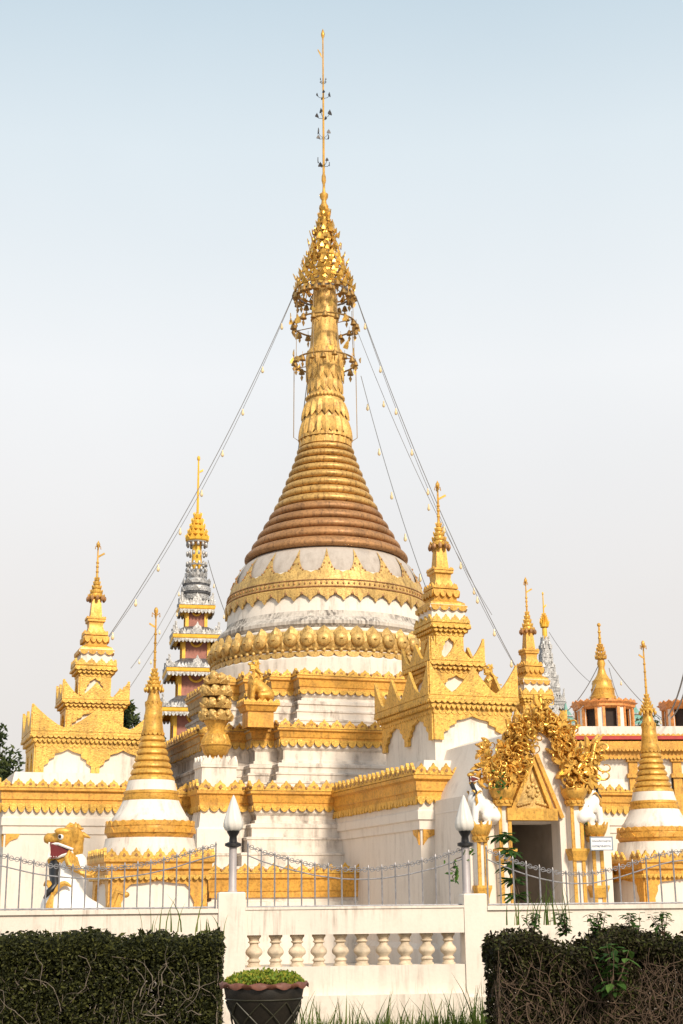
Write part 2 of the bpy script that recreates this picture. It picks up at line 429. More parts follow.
# ================================================================== MAIN STUPA
stupa = thing('main_stupa', 'huge white and gold bell stupa with tall ringed spire, tallest in the temple', 'stupa', C0, AL)
STEPS = [   # a, D, crest_top, band_top, band_bot, fringe_bot, ledge rows
    (3.26, 1.5, 667, 675, 690, 694.5, 704, 717),
    (3.90, 1.48, 719, 728, 740.5, 747.5, 767, 779),
    (4.58, 1.36, 780, 791, 807, 813, 828, 861),
    (5.75, 1.30, 863, 873, 897, 897, 905, 962)]
prev_top = None
for k, (a, D, r0, r1, r2, r3, r4, r5) in enumerate(STEPS):
    pg = redent(a, D, (.36, .34, .30))
    zc, z1, z2, z3, z4, z5 = [zfront(r, a) for r in (r0, r1, r2, r3, r4, r5)]
    if k == 3: z5 = GZ
    nm = ('upper_terrace', 'middle_terrace', 'lower_terrace', 'base_plinth')[k]
    m = MB()
    if k < 3:
        an, Dn = STEPS[k + 1][0], STEPS[k + 1][1]; zn = zfront(STEPS[k + 1][3], an)
        prof = [(.03, z4 - .30), (.03, z4 - .02), (.06, z4), (.06, z4 + .06), (.01, z4 + .09), (-.07, z4 + .10), (-.07, z4 + .15), (-.11, z4 + .17), (-.11, z3 - .06), (-.05, z3), (-.05, z2), (-.12, z2 + .02), (-.12, z1 - .02), (-.28, z1 + .01)]
        hs = (z4 - zn)
        for q, (ta, th_) in enumerate(((.14, .80), (.28, .46), (.60, .16))):
            pl = redent(a + (an - .10 - a) * ta, D + (Dn - D) * ta, (.36, .34, .30)); zt_ = zn + hs * th_
            m.sweep(pl, [(0, zn - .25), (0, zt_ - .07), (.025, zt_ - .055), (.025, zt_ - .02), (-.04, zt_)])
    else:
        prof = [(.02, GZ - .1), (.02, z2 - .10), (-.08, z2 - .06), (-.08, z1 - .02), (-.25, z1)]
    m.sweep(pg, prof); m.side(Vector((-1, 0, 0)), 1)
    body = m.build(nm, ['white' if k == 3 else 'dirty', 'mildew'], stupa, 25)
    m = MB()
    hb = z1 - z2
    m.sweep(pg, [(-.13, z2 - .02), (-.02, z2), (-.02, z2 + hb * .22), (.0, z2 + hb * .26), (.02, z1 - hb * .28), (.07, z1 - hb * .20), (.07, z1 - .015), (-.22, z1 + .02)], top=False)
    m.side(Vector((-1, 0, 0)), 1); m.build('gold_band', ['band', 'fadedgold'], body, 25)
    m = MB(); leafpoly(m, pg, .04, z1, zc - z1, .31, thick=.06, jit=.06, eye=True)
    for e in range(len(pg)):
        p, q = offset(pg, .045)[e], offset(pg, .045)[(e + 1) % len(pg)]
        leafrow(m, p, q, z1 - .005, .07, .11, shape=SCAL, thick=.08)
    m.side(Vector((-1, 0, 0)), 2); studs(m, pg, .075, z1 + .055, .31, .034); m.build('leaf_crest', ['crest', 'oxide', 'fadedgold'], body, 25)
    if k < 3:
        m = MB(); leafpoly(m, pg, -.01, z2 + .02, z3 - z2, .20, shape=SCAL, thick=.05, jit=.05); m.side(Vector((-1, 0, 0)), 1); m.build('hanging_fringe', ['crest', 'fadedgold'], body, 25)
# little white crest behind the vase on the lower terrace corner
PX = (36 - .2) / cP * 0 + 36.55 / F                      # metres per pixel on the stupa axis
def zx(py): return Zr(py, 35.85, 326)
z3top = zfront(675, 3.26)
m = MB()
# drum under the bell
prof = [(3.02, z3top - .3), (3.02, zx(676)), (2.95, zx(673)), (2.95, zx(669))]
m.lathe(prof, 72); m.lathe([(2.86, zx(669)), (2.86, zx(648)), (2.78, zx(646))], 72)
m.build('round_drum', 'white', stupa, 30)
m = MB()
m.lathe([(2.74, zx(647)), (2.86, zx(643)), (2.86, zx(640)), (2.80, zx(637)), (2.68, zx(634)), (2.62, zx(629))], 72)
m.build('streaked_moulding', 'streak', stupa, 30)
m = MB()
m.lathe([(2.62, zx(630)), (2.60, zx(620)), (2.57, zx(611)), (2.55, zx(600)), (2.46, zx(590))], 72, cap=False)
m.build('bell_body', 'white', stupa, 40)
m = MB()
m.lathe([(2.50, zx(598)), (2.46, zx(590)), (2.40, zx(583)), (2.28, zx(574)), (2.17, zx(568)), (2.0, zx(563))], 72)
m.build('bell_shoulder', 'grey', stupa, 40)
# gold scalloped crown band round the bell
m = MB(); n = 20
zt, zb, zs = zx(574), zx(603), zx(611.5)
T0 = m.T.copy()
def bell_r(z):
    pts = [(zx(611), 2.57), (zx(600), 2.56), (zx(590), 2.47), (zx(583), 2.41), (zx(574), 2.29), (zx(568), 2.18), (zx(564), 2.06)]
    for (za, ra), (zb_, rb) in zip(pts, pts[1:]):
        if za <= z <= zb_: return ra + (rb - ra) * (z - za) / (zb_ - za)
    return pts[0][1] if z < pts[0][0] else pts[-1][1]
vs, fs = [], []
NS = 20 * 14
for i in range(NS):
    a = 2 * PI * i / NS; u = (i % 14) / 14; t = abs(u - .5) * 2
    cusp = .30 * t ** 2 + .70 * t ** 5
    steps = .035 * (math.sin(u * PI * 10) ** 2)
    ztop = zx(592) + (zx(566) - zx(592)) * min(1, cusp) + steps
    for q in range(7):
        z = zx(611) + (ztop - zx(611)) * q / 6; rr = bell_r(z) + .035
        vs.append((rr * math.cos(a), rr * math.sin(a), z))
for i in range(NS):
    j = (i + 1) % NS
    for q in range(6): fs.append((i * 7 + q, j * 7 + q, j * 7 + q + 1, i * 7 + q + 1))
m.add(vs, fs)
m.torus(2.61, .04, (0, 0, zx(609)), 72, 6)
m.mi = 1; m.torus(2.625, .022, (0, 0, zx(606.5)), 72, 5); m.torus(2.60, .016, (0, 0, zx(600)), 72, 5)
for i in range(120):
    a = 2 * PI * i / 120; m.ball((2.61 * math.cos(a), 2.61 * math.sin(a), zx(603)), (.026, .026, .035), 6, 4)
for i in range(40):
    a = 2 * PI * (i + .5) / 40; m.ball((2.64 * math.cos(a), 2.64 * math.sin(a), zx(612.5)), (.045, .045, .05), 6, 4)
for i in range(20):
    for dd in (-.75, -.5, -.25, 0, .25, .5, .75):
        a = 2 * PI * (i + dd * .32) / 20; t = 1 - abs(dd) * .64; zz = zx(591) + (zx(569) - zx(591)) * (.30 * t ** 2 + .70 * t ** 5) * .72; r_ = bell_r(zz) + .045
        m.ball((r_ * math.cos(a), r_ * math.sin(a), zz), (.024, .024, .03), 5, 4)
m.mi = 0
leafring(m, 2.64, zx(609), -(zx(609) - zx(617)), 40, SCAL, .04, wf=1.0)
leafring(m, 2.64, zx(609), -(zx(609) - zx(620)), 40, TOOTH, .05, wf=.45)
m.build('crown_band', ['oxgold', 'oxide'], stupa, 40)
# ring of lotus buds
m = MB(); n = 46
for i in range(n):
    a = 2 * PI * i / n
    m.petal(a, 3.0, zx(656), 2.95, zx(645.5), .34, .07)
    m.T = Matrix.Translation((3.0 * math.cos(a), 3.0 * math.sin(a), zx(658.5))) @ Matrix.Rotation(a, 4, 'Z'); m.ball((0, 0, 0), (.11, .175, .175), 12, 8); m.lathe([(.03, .0), (.05, .02), (.02, .05)], 6, (.10, 0, -.02))
    m.T = Matrix()
    m.petal(a + PI / n, 2.95, zx(668), 3.03, zx(660), .20, .04)
m.lathe([(2.80, zx(670)), (2.96, zx(667)), (3.0, zx(658)), (2.84, zx(648))], 72, cap=False)
for i in range(92):
    a = 2 * PI * i / 92; m.ball((3.0 * math.cos(a), 3.0 * math.sin(a), zx(668.5)), .05, 7, 5)
leafring(m, 2.98, zx(670), -.14, 60, SCAL, .05)
m.build('lotus_bud_ring', 'oxgold', stupa, 50)
# ringed cone
ROWS = [(447, 27), (462, 32), (477, 38), (492, 44), (506, 50.5), (520, 58), (535, 67), (550, 75.5), (563, 84)]
def cone_r(py):
    for (a0, ra), (a1, rb) in zip(ROWS, ROWS[1:]):
        if a0 <= py <= a1: return (ra + (rb - ra) * (py - a0) / (a1 - a0)) * PX
    return ROWS[-1][1] * PX
edges = [447.0]; st = 7.6
while edges[-1] < 562: edges.append(edges[-1] + st); st *= 1.035
sc_ = (563 - 447) / (edges[-1] - 447); edges = [447 + (e - 447) * sc_ for e in edges]
def ringprof(e0, e1):
    out = []
    for q in range(7):
        t = q / 6; py = e1 + (e0 - e1) * t
        out.append((cone_r(py) - .10 + .14 * math.sin(PI * t) ** .55, zx(py)))
    return out
mg, mo = MB(), MB(); nr = len(edges) - 1
for i in range(nr):
    p = ringprof(edges[i], edges[i + 1])
    p = [(p[0][0] - .07, p[0][1])] + p + [(p[-1][0] - .07, p[-1][1])]
    (mo if i >= nr - 5 else mg).lathe(p, 64)
mg.build('gilded_spire_rings', 'spire', stupa, 50); mo.build('rusty_spire_rings', 'oxide', stupa, 50)
# lotus neck
m = MB()
def pr(rows): return [(r * PX, zx(y)) for y, r in rows]
m.lathe(pr([(448, 25), (445, 27), (441, 26.5), (438, 24), (434, 23), (424, 24.5), (416, 21), (410, 20), (404, 20), (398, 18), (396, 18.5), (393, 17), (380, 18), (362, 19.5), (352, 19), (345, 15)]), 40)
for i in range(20):
    a = 2 * PI * i / 20
    m.petal(a, 24 * PX, zx(421), 27.5 * PX, zx(440), .30, .05)
    m.petal(a, 20.5 * PX, zx(403), 24.5 * PX, zx(419), .27, .05)
for i in range(16):
    a = 2 * PI * i / 16
    m.petal(a, 17.2 * PX, zx(378), 18.6 * PX, zx(393), .27, .03); m.petal(a + .2, 18.8 * PX, zx(362), 19.6 * PX, zx(381), .27, .03)
    m.petal(a, 19.0 * PX, zx(351), 19.8 * PX, zx(366), .27, .03)
for i in range(30):
    a = 2 * PI * i / 30; m.ball((18.6 * PX * math.cos(a), 18.6 * PX * math.sin(a), zx(397.5)), .06, 7, 5)
leafring(m, 27 * PX, zx(440), .10, 28, SCAL, .05); leafring(m, 26.5 * PX, zx(447), .2, 24, TOOTH, .04)
neck = m.build('lotus_neck', 'neckgold', stupa, 45)
m = MB(); m.lathe(pr([(352, 16.5), (330, 14.3), (300, 12.8), (270, 11)]), 28); m.torus(14.4 * PX, .02, (0, 0, zx(318)), 32, 5)
m.build('banana_bud_shaft', 'neckgold', stupa, 45)
# umbrella (hti)
m = MB()
HT = [(289, 31.5), (282, 29), (274, 26), (266, 22.5), (258, 19), (249, 15.5), (240, 12.5), (231, 9.8), (223, 7.5), (216, 5.6), (209, 4.2)]
for i, (y, r) in enumerate(HT):
    z = zx(y); rr = r * PX
    m.torus(rr, .022, (0, 0, z), 36, 5)
    n = max(7, int(2 * PI * rr / .23))
    leafring(m, rr, z - .02, .19 if i < 7 else .16, n, LEAF, .02, lean=.28, jit=.2, wf=.66)
    leafring(m, rr * .97, z + .02, -.15, n, SCAL, .02, lean=-.1, jit=.25, wf=.6)
    if i + 1 < len(HT):
        r2 = HT[i + 1][1] * PX; z2 = zx(HT[i + 1][0])
        for q in range(16):
            a = 2 * PI * q / 16 + i * .1
            m.tube([(rr * math.cos(a), rr * math.sin(a), z), (r2 * math.cos(a), r2 * math.sin(a), z2)], .014, 4)
    if i >= 3:
        rr2 = rr * .80; leafring(m, rr2, z - .05, .20, max(6, n - 4), LEAF, .02, lean=.3, jit=.25, wf=.6)
for i in range(110):
    t = random.random() ** .8; y = 288 - t * 76; a = random.uniform(0, 2 * PI)
    r = (32 - 27 * t) * PX * random.uniform(.95, 1.1)
    m.T = Matrix.Translation((r * math.cos(a), r * math.sin(a), zx(y))) @ Matrix.Rotation(a + PI / 2 + random.uniform(-.4, .4), 4, 'Z') @ Matrix.Rotation(random.uniform(-.2, .5), 4, 'X')
    h = random.uniform(.10, .22); m.prism([(x * h * .7, yy * h) for x, yy in LEAF], -.012, .012)
m.T = Matrix()
m.lathe(pr([(286, 12.3), (276, 8), (255, 5), (210, 2.5)]), 12)
hti = m.build('hti_umbrella', 'shiny', stupa, 40)
m = MB()
for q in range(14):
    a = 2 * PI * q / 14
    m.tube([(30 * PX * math.cos(a), 30 * PX * math.sin(a), zx(287)), (13 * PX * math.cos(a), 13 * PX * math.sin(a), zx(278))], .02, 4)
m.torus(29 * PX, .03, (0, 0, zx(293)), 36, 5)
m.build('umbrella_struts', 'iron', hti, 40)
m = MB()
m.lathe([(.012, .10), (.03, .095), (.05, .06), (.06, .02), (.078, -.03), (.07, -.035), (.01, -.03)], 10)
m.prism([(0, -.05), (.045, -.12), (0, -.21), (-.045, -.12)], -.006, .006); m.tube([(0, 0, -.06), (0, 0, .2)], .006, 4)
bell0 = m.build('bell', 'bell', hti, 40)
bell0.location = (31 * PX, 0, zx(296))
for i in range(1, 26):
    a = 2 * PI * i / 26; share(bell0, 'bell', hti, (31.5 * PX * math.cos(a), 31.5 * PX * math.sin(a), zx(296) + random.uniform(-.14, .10)), a, random.uniform(1.0, 1.3))
for ry, rr in ((323, 33.5), (361, 32.5)):
    m = MB(); m.torus(rr * PX, .026, (0, 0, zx(ry)), 48, 5)
    for q in range(4):
        a = PI / 4 + q * PI / 2; m.tube([(rr * PX * math.cos(a), rr * PX * math.sin(a), zx(ry)), (14 * PX * math.cos(a), 14 * PX * math.sin(a), zx(ry))], .014, 4)
    rg = m.build('hanging_ring', 'bell', stupa, 40)
    for i in range(17):
        a = 2 * PI * i / 17 + ry
        share(bell0, 'bell', rg, (rr * PX * math.cos(a), rr * PX * math.sin(a), zx(ry) + random.uniform(-.14, -.04)), a, random.uniform(.95, 1.25))
    m = MB()
    for i in range(13):
        a = 2 * PI * i / 13 + .2; h = random.uniform(.18, .30); r2 = rr * PX * random.uniform(1.0, 1.15)
        m.T = Matrix.Translation((r2 * math.cos(a), r2 * math.sin(a), zx(ry) + random.uniform(-.25, .15))) @ Matrix.Rotation(a + random.uniform(0, 2), 4, 'Z') @ Matrix.Rotation(random.uniform(-.6, .6), 4, 'Y')
        m.prism([(x * h * .6, y * h) for x, y in LEAF], -.01, .01)
    m.T = Matrix()
    m.build('bodhi_leaves', 'shiny', rg, 40)
# chains between the rings and the neck
m = MB()
for q in range(8):
    a = 2 * PI * q / 8 + .1
    m.tube([(32 * PX * math.cos(a), 32 * PX * math.sin(a), zx(304)), (33 * PX * math.cos(a), 33 * PX * math.sin(a), zx(364))], .009, 4)
for a in (0.05 - AL, PI + .05 - AL):
    m.tube([(32.5 * PX * math.cos(a), 32.5 * PX * math.sin(a), zx(364)), (33 * PX * math.cos(a), 33 * PX * math.sin(a), zx(436)), (25 * PX * math.cos(a), 25 * PX * math.sin(a), zx(441))], .012, 4)
m.build('chain', 'rope', stupa, 40)
# finial
m = MB()
m.lathe(pr([(216, 4), (206, 4.5), (204, 5), (201, 3), (198, 2.5), (195, 4.5), (192, 4.8), (190, 2), (186, 1.4), (184, 1)]), 14)
m.tube([(0, 0, zx(186)), (0, 0, zx(36))], [.038, .020], 6)
m.lathe(pr([(182, 1.4), (178, 2.6), (174, 2.4), (170, 1.0)]), 8)
fin = m.build('finial_rod', 'gold', stupa, 40)
m = MB(); m.lathe(pr([(36, .6), (33, 2.0), (31, 2.2), (28, 1.2), (26, .3)]), 12); m.build('diamond_bud', 'shiny', fin, 40)
m = MB(); a = PI - AL
m.T = Matrix.Rotation(PI - AL, 4, 'Z')
m.prism([(.03, zx(55)), (.09, zx(52)), (.16, zx(47)), (.15, zx(46)), (.05, zx(51))], -.012, .012); m.T = Matrix()
m.build('vane', 'shiny', fin, 0)
for y, s in ((79, .55), (94, .9), (114, 1.0), (134, 1.05), (162, .95)):
    z = zx(y); m = MB()
    for q in range(4):
        a = q * PI / 2 + y; r = .20 * s
        m.tube([(.02 * math.cos(a), .02 * math.sin(a), z - .05), (r * .7 * math.cos(a), r * .7 * math.sin(a), z - .02), (r * math.cos(a), r * math.sin(a), z + .06)], .008, 4)
        m.T = Matrix.Translation((r * math.cos(a), r * math.sin(a), z + .03)) @ Matrix.Rotation(a + 1, 4, 'Z')
        h = random.uniform(.10, .17) * s; m.prism([(x * h * .8, yy * h) for x, yy in LEAF], -.01, .01); m.T = Matrix()
    m.build('leaf_tuft', 'darkiron', fin, 30)

# ================================================================== SHRINE TOWERS
def arch_pts(W, H, n, pil):
    # gold frame with n cusped openings, traced along the bottom
    pts = [(-W / 2, H), (-W / 2, 0)]
    bay = (W - pil * (n + 1)) / n
    for i in range(n):
        x0 = -W / 2 + pil + i * (bay + pil); x1 = x0 + bay; xm = (x0 + x1) / 2
        h = H * .84
        pts += [(x0, 0), (x0, h * .30), (x0 + bay * .10, h * .42), (x0 + bay * .10, h * .55), (x0 + bay * .22, h * .66), (x0 + bay * .22, h * .80), (x0 + bay * .38, h * .88), (xm, h),
                (x1 - bay * .38, h * .88), (x1 - bay * .22, h * .80), (x1 - bay * .22, h * .66), (x1 - bay * .10, h * .55), (x1 - bay * .10, h * .42), (x1, h * .30), (x1, 0)]
    pts += [(W / 2, 0), (W / 2, H)]
    return pts
def peaks(W, n, h, low=.18, mid=.9):
    # crest with tall corner horns and n-1 peaks between them, sagging curves in the valleys
    pts = [(-W / 2, -.02)]
    bay = W / n
    for i in range(n):
        x0 = -W / 2 + i * bay; hl = h if i == 0 else h * mid; hr = h if i == n - 1 else h * mid
        for t in (0, .12, .25, .38, .5, .62, .75, .88, 1):
            if t == 1 and i < n - 1: continue
            k = abs(t - .5) * 2; hh = low * h + ((hl if t < .5 else hr) - low * h) * k ** 1.35
            pts.append((x0 + t * bay, hh))
    pts.append((W / 2, -.02))
    return pts
def sides(hx, hy):
    return [(Matrix.Translation((0, -hy, 0)), 2 * hx), (Matrix.Translation((hx, 0, 0)) @ Matrix.Rotation(PI / 2, 4, 'Z'), 2 * hy),
            (Matrix.Translation((0, hy, 0)) @ Matrix.Rotation(PI, 4, 'Z'), 2 * hx), (Matrix.Translation((-hx, 0, 0)) @ Matrix.Rotation(-PI / 2, 4, 'Z'), 2 * hy)]
YT = 34.05
def zt(py): return Zr(py, YT, 90)
def make_tower(label, loc, rz, zbase, sharp=False):
    t = thing('shrine_tower', label, 'shrine tower', loc, rz, 'gilded shrine towers round the great stupa')
    # local z = world z ; long side along local y
    tiers = [(.93, 1.50, 711, 736, 749, zbase), (.57, .76, 684, 702, 711, zt(736)), (.40, .46, 661, 668, 677, zt(702))]
    for i, (hx, hy, c0, c1, c2, zlow) in enumerate(tiers):
        z0, z1, z2 = zt(c0), zt(c1), zt(c2)
        m = MB(); m.sweep(rect(hx - .14, hy - .14), [(0, zlow - (1.1 if i == 0 else .3)), (0, z2 + .02)])
        body = m.build('tier_body', 'white', t, 0)
        m = MB(); pg = rect(hx, hy); h = z1 - z2
        m.sweep(pg, [(-.12, z2 - .02), (-.06, z2 + h * .05), (-.06, z2 + h * .30), (-.01, z2 + h * .38), (-.01, z2 + h * .60), (.05, z2 + h * .68), (.05, z1 - .04), (.02, z1), (-.1, z1 + .01)], top=True)
        leafpoly(m, pg, -.015, z2 + h * .40, h * .30 * -1, .11, shape=TOOTH, thick=.06)
        leafpoly(m, pg, .035, z2 + h * .66, h * .22 * -1, .13, shape=SCAL, thick=.06)
        leafpoly(m, pg, -.075, z2 + .01, h * .26 * -1, .13, shape=SCAL, thick=.05)
        m.build('cornice', 'filig' if i < 2 else 'crest', body, 25)
        m = MB()
        for Mx, W in sides(hx + .02, hy + .02):
            m.T = Mx; n = 2 if W < 2.2 else 2
            if sharp and W > 2.2: n = 3
            if i == 2: leafrow(m, (-W / 2, 0), (W / 2, 0), z1, z0 - z1, W / 4.0, shape=LEAF, thick=.05); continue
            m.T = Mx @ Matrix.Translation((0, 0, z1)); m.prism(peaks(W, n, (z0 - z1) * (1.05 if sharp else 1), .06 if sharp else .10), -.03, .03)
        m.build('horned_crest', 'filig', body, 25)
        m = MB(); lift = 0 if i == 0 else .13; hh = z2 - zlow - lift
        for Mx, W in sides(hx - .10, hy - .10):
            m.T = Mx @ Matrix.Translation((0, 0, zlow - .02 + lift)); n = (1 if sharp and W < 2.2 else 2) if W > 1.4 else 1
            m.prism(arch_pts(W, hh + .02, n, .20 if i == 0 else .12), -.035, .03)
        m.build('niche_frame', 'filig', body, 25)
    m = MB(); k = .0246
    q = lambda rows: [(r * k, zt(y)) for y, r in rows]
    m.sq(q([(668, 16), (657, 15), (655, 17.5), (652, 16.5)])); ledge = m.build('white_ledge', 'white', t, 0)
    m = MB(); m.sq(q([(652, 16), (650, 15.5), (648, 12.5), (647, 10.4), (641, 11), (640.5, 12), (638, 12), (637.5, 9.4), (634, 8.8), (628, 6.8), (624, 7.2), (623, 8.8), (620.5, 8.8), (620, 6), (610, 5.1), (600, 4.4), (596, 3.8)]))
    leafpoly(m, rect(12 * k, 12 * k), 0, zt(639), .14 * -1, .16, shape=SCAL, thick=.05); leafpoly(m, rect(11 * k, 11 * k), 0, zt(637), .12, .14, thick=.04)
    leafpoly(m, rect(8.7 * k, 8.7 * k), 0, zt(620.5), .07, .11, thick=.04)
    leafpoly(m, rect(16.6 * k, 16.6 * k), 0, zt(652.5), -.12, .2, shape=SCAL, thick=.05)
    m.build('spire_shaft', 'gold', t, 30)
    m = MB()
    for y, r in ((598, 7.6), (593.5, 5.6), (589, 4.1), (585, 2.9), (581, 1.9)):
        leafring(m, r * k, zt(y), .085, 12, LEAF, .02, lean=.2, jit=.08); m.torus(r * k, .018, (0, 0, zt(y)), 18, 4)
    m.lathe(q([(598, 7.4), (592, 4.8), (585, 2.6), (577, 1.1), (574, .9)]), 16)
    um = m.build('umbrella', 'crest', t, 40)
    m = MB()
    for i in range(10):
        a = 2 * PI * i / 10; m.ball((8.6 * k * math.cos(a), 8.6 * k * math.sin(a), zt(599.5)), (.045, .045, .07), 6, 5); m.tube([(8.6 * k * math.cos(a), 8.6 * k * math.sin(a), zt(599)), (7.6 * k * math.cos(a), 7.6 * k * math.sin(a), zt(595))], .012, 4)
    m.build('bell_fringe', 'oxide', um, 40)
    m = MB(); m.tube([(0, 0, zt(577)), (0, 0, zt(544))], [.03, .016], 6)
    for y in (572, 567, 563): m.ball((0, 0, zt(y)), .04, 8, 6)
    m.ball((0, 0, zt(545)), (.05, .05, .07), 8, 6); m.lathe(q([(543, 1.2), (541, .2)]), 6)
    for a in (0, 1.57, 3.14, 4.71): m.tube([(0, 0, zt(548)), (.06 * math.cos(a), .06 * math.sin(a), zt(546.5)), (.07 * math.cos(a), .07 * math.sin(a), zt(549.5))], .012, 4)
    fn = m.build('finial_rod', 'gold', t, 40)
    m = MB(); m.T = Matrix.Rotation(-rz, 4, 'Z')
    m.prism([(.02, zt(556)), (.16, zt(553)), (.18, zt(554.5)), (.08, zt(556.5)), (.02, zt(558))], -.012, .012); m.build('vane', 'shiny', fn, 0)
    return t
pF = LW(.13, -7.35); pL = LW(-6.05, 0); pR = LW(5.95, 0)
make_tower('gilded shrine tower with sharp triangular crests, nearest the great stupa spire, above the entrance passage', (pF.x, pF.y, 0), AL, zt(772), True)
make_tower('gilded shrine tower at the far left of the temple above the white side wing', (pL.x, pL.y, 0), AL + PI / 2, zt(776))
tw = make_tower('slender gilded shrine tower rising behind the naga gable of the doorway', (pR.x, pR.y, 0), AL + PI / 2, zt(776))
pR = at(530.5, 690, 35.6); tw.scale = (.90, .90, .97); tw.location = (pR.x, pR.y, at(529, 577, 35.6).z - zt(541) * .97)

# ================================================================== WINGS
def wing(name, label, x0, x1, y0, y1, rows, Yp, pxp, zlo=None, extra=None):
    """white masonry block with a crested gold cornice; rows = crest top, band top, band bottom, fringe bottom"""
    t = thing(name, label, 'temple wing', LW((x0 + x1) / 2, (y0 + y1) / 2), AL)
    hx, hy = (x1 - x0) / 2, (y1 - y0) / 2; pg = rect(hx, hy)
    zc, z1, z2, z3 = rows; h = z1 - z2
    m = MB(); m.sweep(pg, [(.10, GZ - .1), (.10, GZ + .35), (0, GZ + .45), (0, z3 - .45), (.035, z3 - .43), (.035, z3 - .27), (.075, z3 - .25), (.075, z3 - .10), (.05, z3 - .06), (.05, z2), (-.02, z1 + .02), (-.3, z1 + .06)])
    m.build('wall', 'wall', t, 20)
    m = MB(); m.sweep(pg, [(.04, z2 - .02), (.09, z2), (.09, z2 + h * .24), (.12, z2 + h * .30), (.12, z1 - h * .28), (.19, z1 - h * .20), (.19, z1 - .02), (-.15, z1 + .03)], top=False)
    m.build('gold_band', 'band', t, 25)
    m = MB(); leafpoly(m, pg, .155, z1, zc - z1, .26, thick=.06, jit=.05, eye=True); leafpoly(m, pg, .165, z1 - .01, (zc - z1) * .35, .13, shape=SCAL, thick=.07); studs(m, pg, .19, z1 + .05, .26, .028); m.build('leaf_crest', ['crest', 'oxide'], t, 25)
    m = MB(); leafpoly(m, pg, .10, z2 + .02, z3 - z2, .17, shape=SCAL, thick=.05, jit=.04); m.build('hanging_fringe', 'crest', t, 25)
    if extra: extra(t, hx, hy, z1)
    return t
# entrance passage (front wing)
fa = -9.3
def zf2(py): return hit(430, py, LW(0, fa), UY).z
def upstand(mz, hy2, zz):
    def f(t, hx, hy, z1):
        m = MB(); m.sweep(rect(hx - .12, hy - .12), [(0, z1), (0, z1 + .06), (-.06, z1 + zz)]); m.build('white_parapet', 'white', t, 0)
        for Mx, sg in ((Matrix.Translation((-hx + .04, -hy - .012, 0)), 1), (Matrix.Translation((-hx - .012, -hy + .04, 0)) @ Matrix.Rotation(-PI / 2, 4, 'Z'), -1)):
            m = MB(); m.T = Mx; a_, b_ = mz
            m.prism([(.0, a_), (.30 * sg, a_), (.25 * sg, a_ - (a_ - b_) * .35), (.10 * sg, a_ - (a_ - b_) * .55), (.0, b_)], -.02, .02); m.build('corner_motif', 'band', t, 0)
    return f
wing('entrance_passage', 'long white passage with ochre gold cornice running from the great stupa to the doorway', -1.25, 1.25, fa, -4.3,
     (zf2(763), zf2(775), zf2(798), zf2(806)), 0, 0, extra=upstand((zf2(829), zf2(845)), 1, .3))
pLf = at(60, 800, 31.3)
lcl = (pLf - C0); yl = lcl.dot(UY)
def zf3(py): return hit(60, py, LW(0, yl), UY).z
xl0 = (hit(3, 850, LW(0, yl), UY) - C0).dot(UX); xl1 = (hit(121, 850, LW(0, yl), UY) - C0).dot(UX)
wing('side_wing', 'white side wing with gold cornice under the far left shrine tower', xl0, xl1, yl, 2.6, (zf3(779), zf3(788), zf3(805), zf3(814)), 0, 0, extra=upstand((zf3(834), zf3(847)), 1, .35))
wing('side_wing', 'white side wing with gold cornice, half hidden behind the right side of the doorway', 4.4, 7.25, -2.7, 2.6, (zf3(779) + .1, zf3(788) + .1, zf3(805) + .1, zf3(814) + .1), 0, 0, extra=upstand((zf3(834), zf3(847)), 1, .35))

# ================================================================== ENTRANCE PORCH
pp = LW(0, -12.1)
porch = thing('entrance_porch', 'white doorway with gold pointed pediment and flaming naga gable', 'porch', (pp.x, pp.y, 0), AL)
def PL(px, py, dy=0.0):
    p = hit(px, py, LW(0, -12.1 + dy), UY) - pp; return (p.dot(UX), p.z)
xd0, zd = PL(509, 819); xd1 = PL(559.5, 819)[0]
xw0 = PL(470, 850)[0]; xw1 = PL(611, 850)[0]
xg0, zg = PL(489, 786); xg1 = PL(586, 786)[0]
xa, za = PL(537, 724)
m = MB(); th = .32
sh0, sh1 = PL(470, 822)[1], zg
m.prism([(xw0, GZ - .1), (xd0, GZ - .1), (xd0, zd), (xd1, zd), (xd1, GZ - .1), (xw1, GZ - .1), (xw1, sh0), (xg1 + .12, sh0 + .05), (xg1, zg), (xa, za), (xg0, zg), (xg0 - .12, sh0 + .05), (xw0, sh0)], 0, th)
E1, E2 = PL(433, 812, 2.8), PL(452, 770, 2.8); xw2 = E1[0] + .05
# side walls and roof running back to the passage
m.box(E1[0] + .01, E1[0] + .26, th + .002, 3.62, GZ - .1, E1[1] + .2); m.box(2 * xa - E1[0] - .26, 2 * xa - E1[0] - .01, th + .002, 3.62, GZ - .1, E1[1] + .2)
rs = [(E1[0], E1[1] - .05), (E1[0] * .5 + E2[0] * .5 - .02, (E1[1] + E2[1]) / 2 + .03), E2, (E2[0] * .5 + xa * .5 - .06, max(za - .12, E2[1] + .1)), (xa, za - .02)]
rs2 = [(2 * xa - x, z) for x, z in rs[:-1]][::-1]
m.prism(rs + rs2, th + .35, 3.6)
m.prism([(xg0 + .02, sh0), (xg0 + .02, zg - .02), (xa, za - .06), (xg1 - .02, zg - .02), (xg1 - .02, sh0)], th - .02, th + .4)
m.build('porch_wall', 'wall', porch, 20)
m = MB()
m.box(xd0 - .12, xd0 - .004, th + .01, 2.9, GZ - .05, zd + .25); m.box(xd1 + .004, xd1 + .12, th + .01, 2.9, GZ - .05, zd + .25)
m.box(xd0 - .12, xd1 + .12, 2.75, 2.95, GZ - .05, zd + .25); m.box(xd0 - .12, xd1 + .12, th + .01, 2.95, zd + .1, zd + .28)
m.build('passage_interior', 'inside', porch, 0)
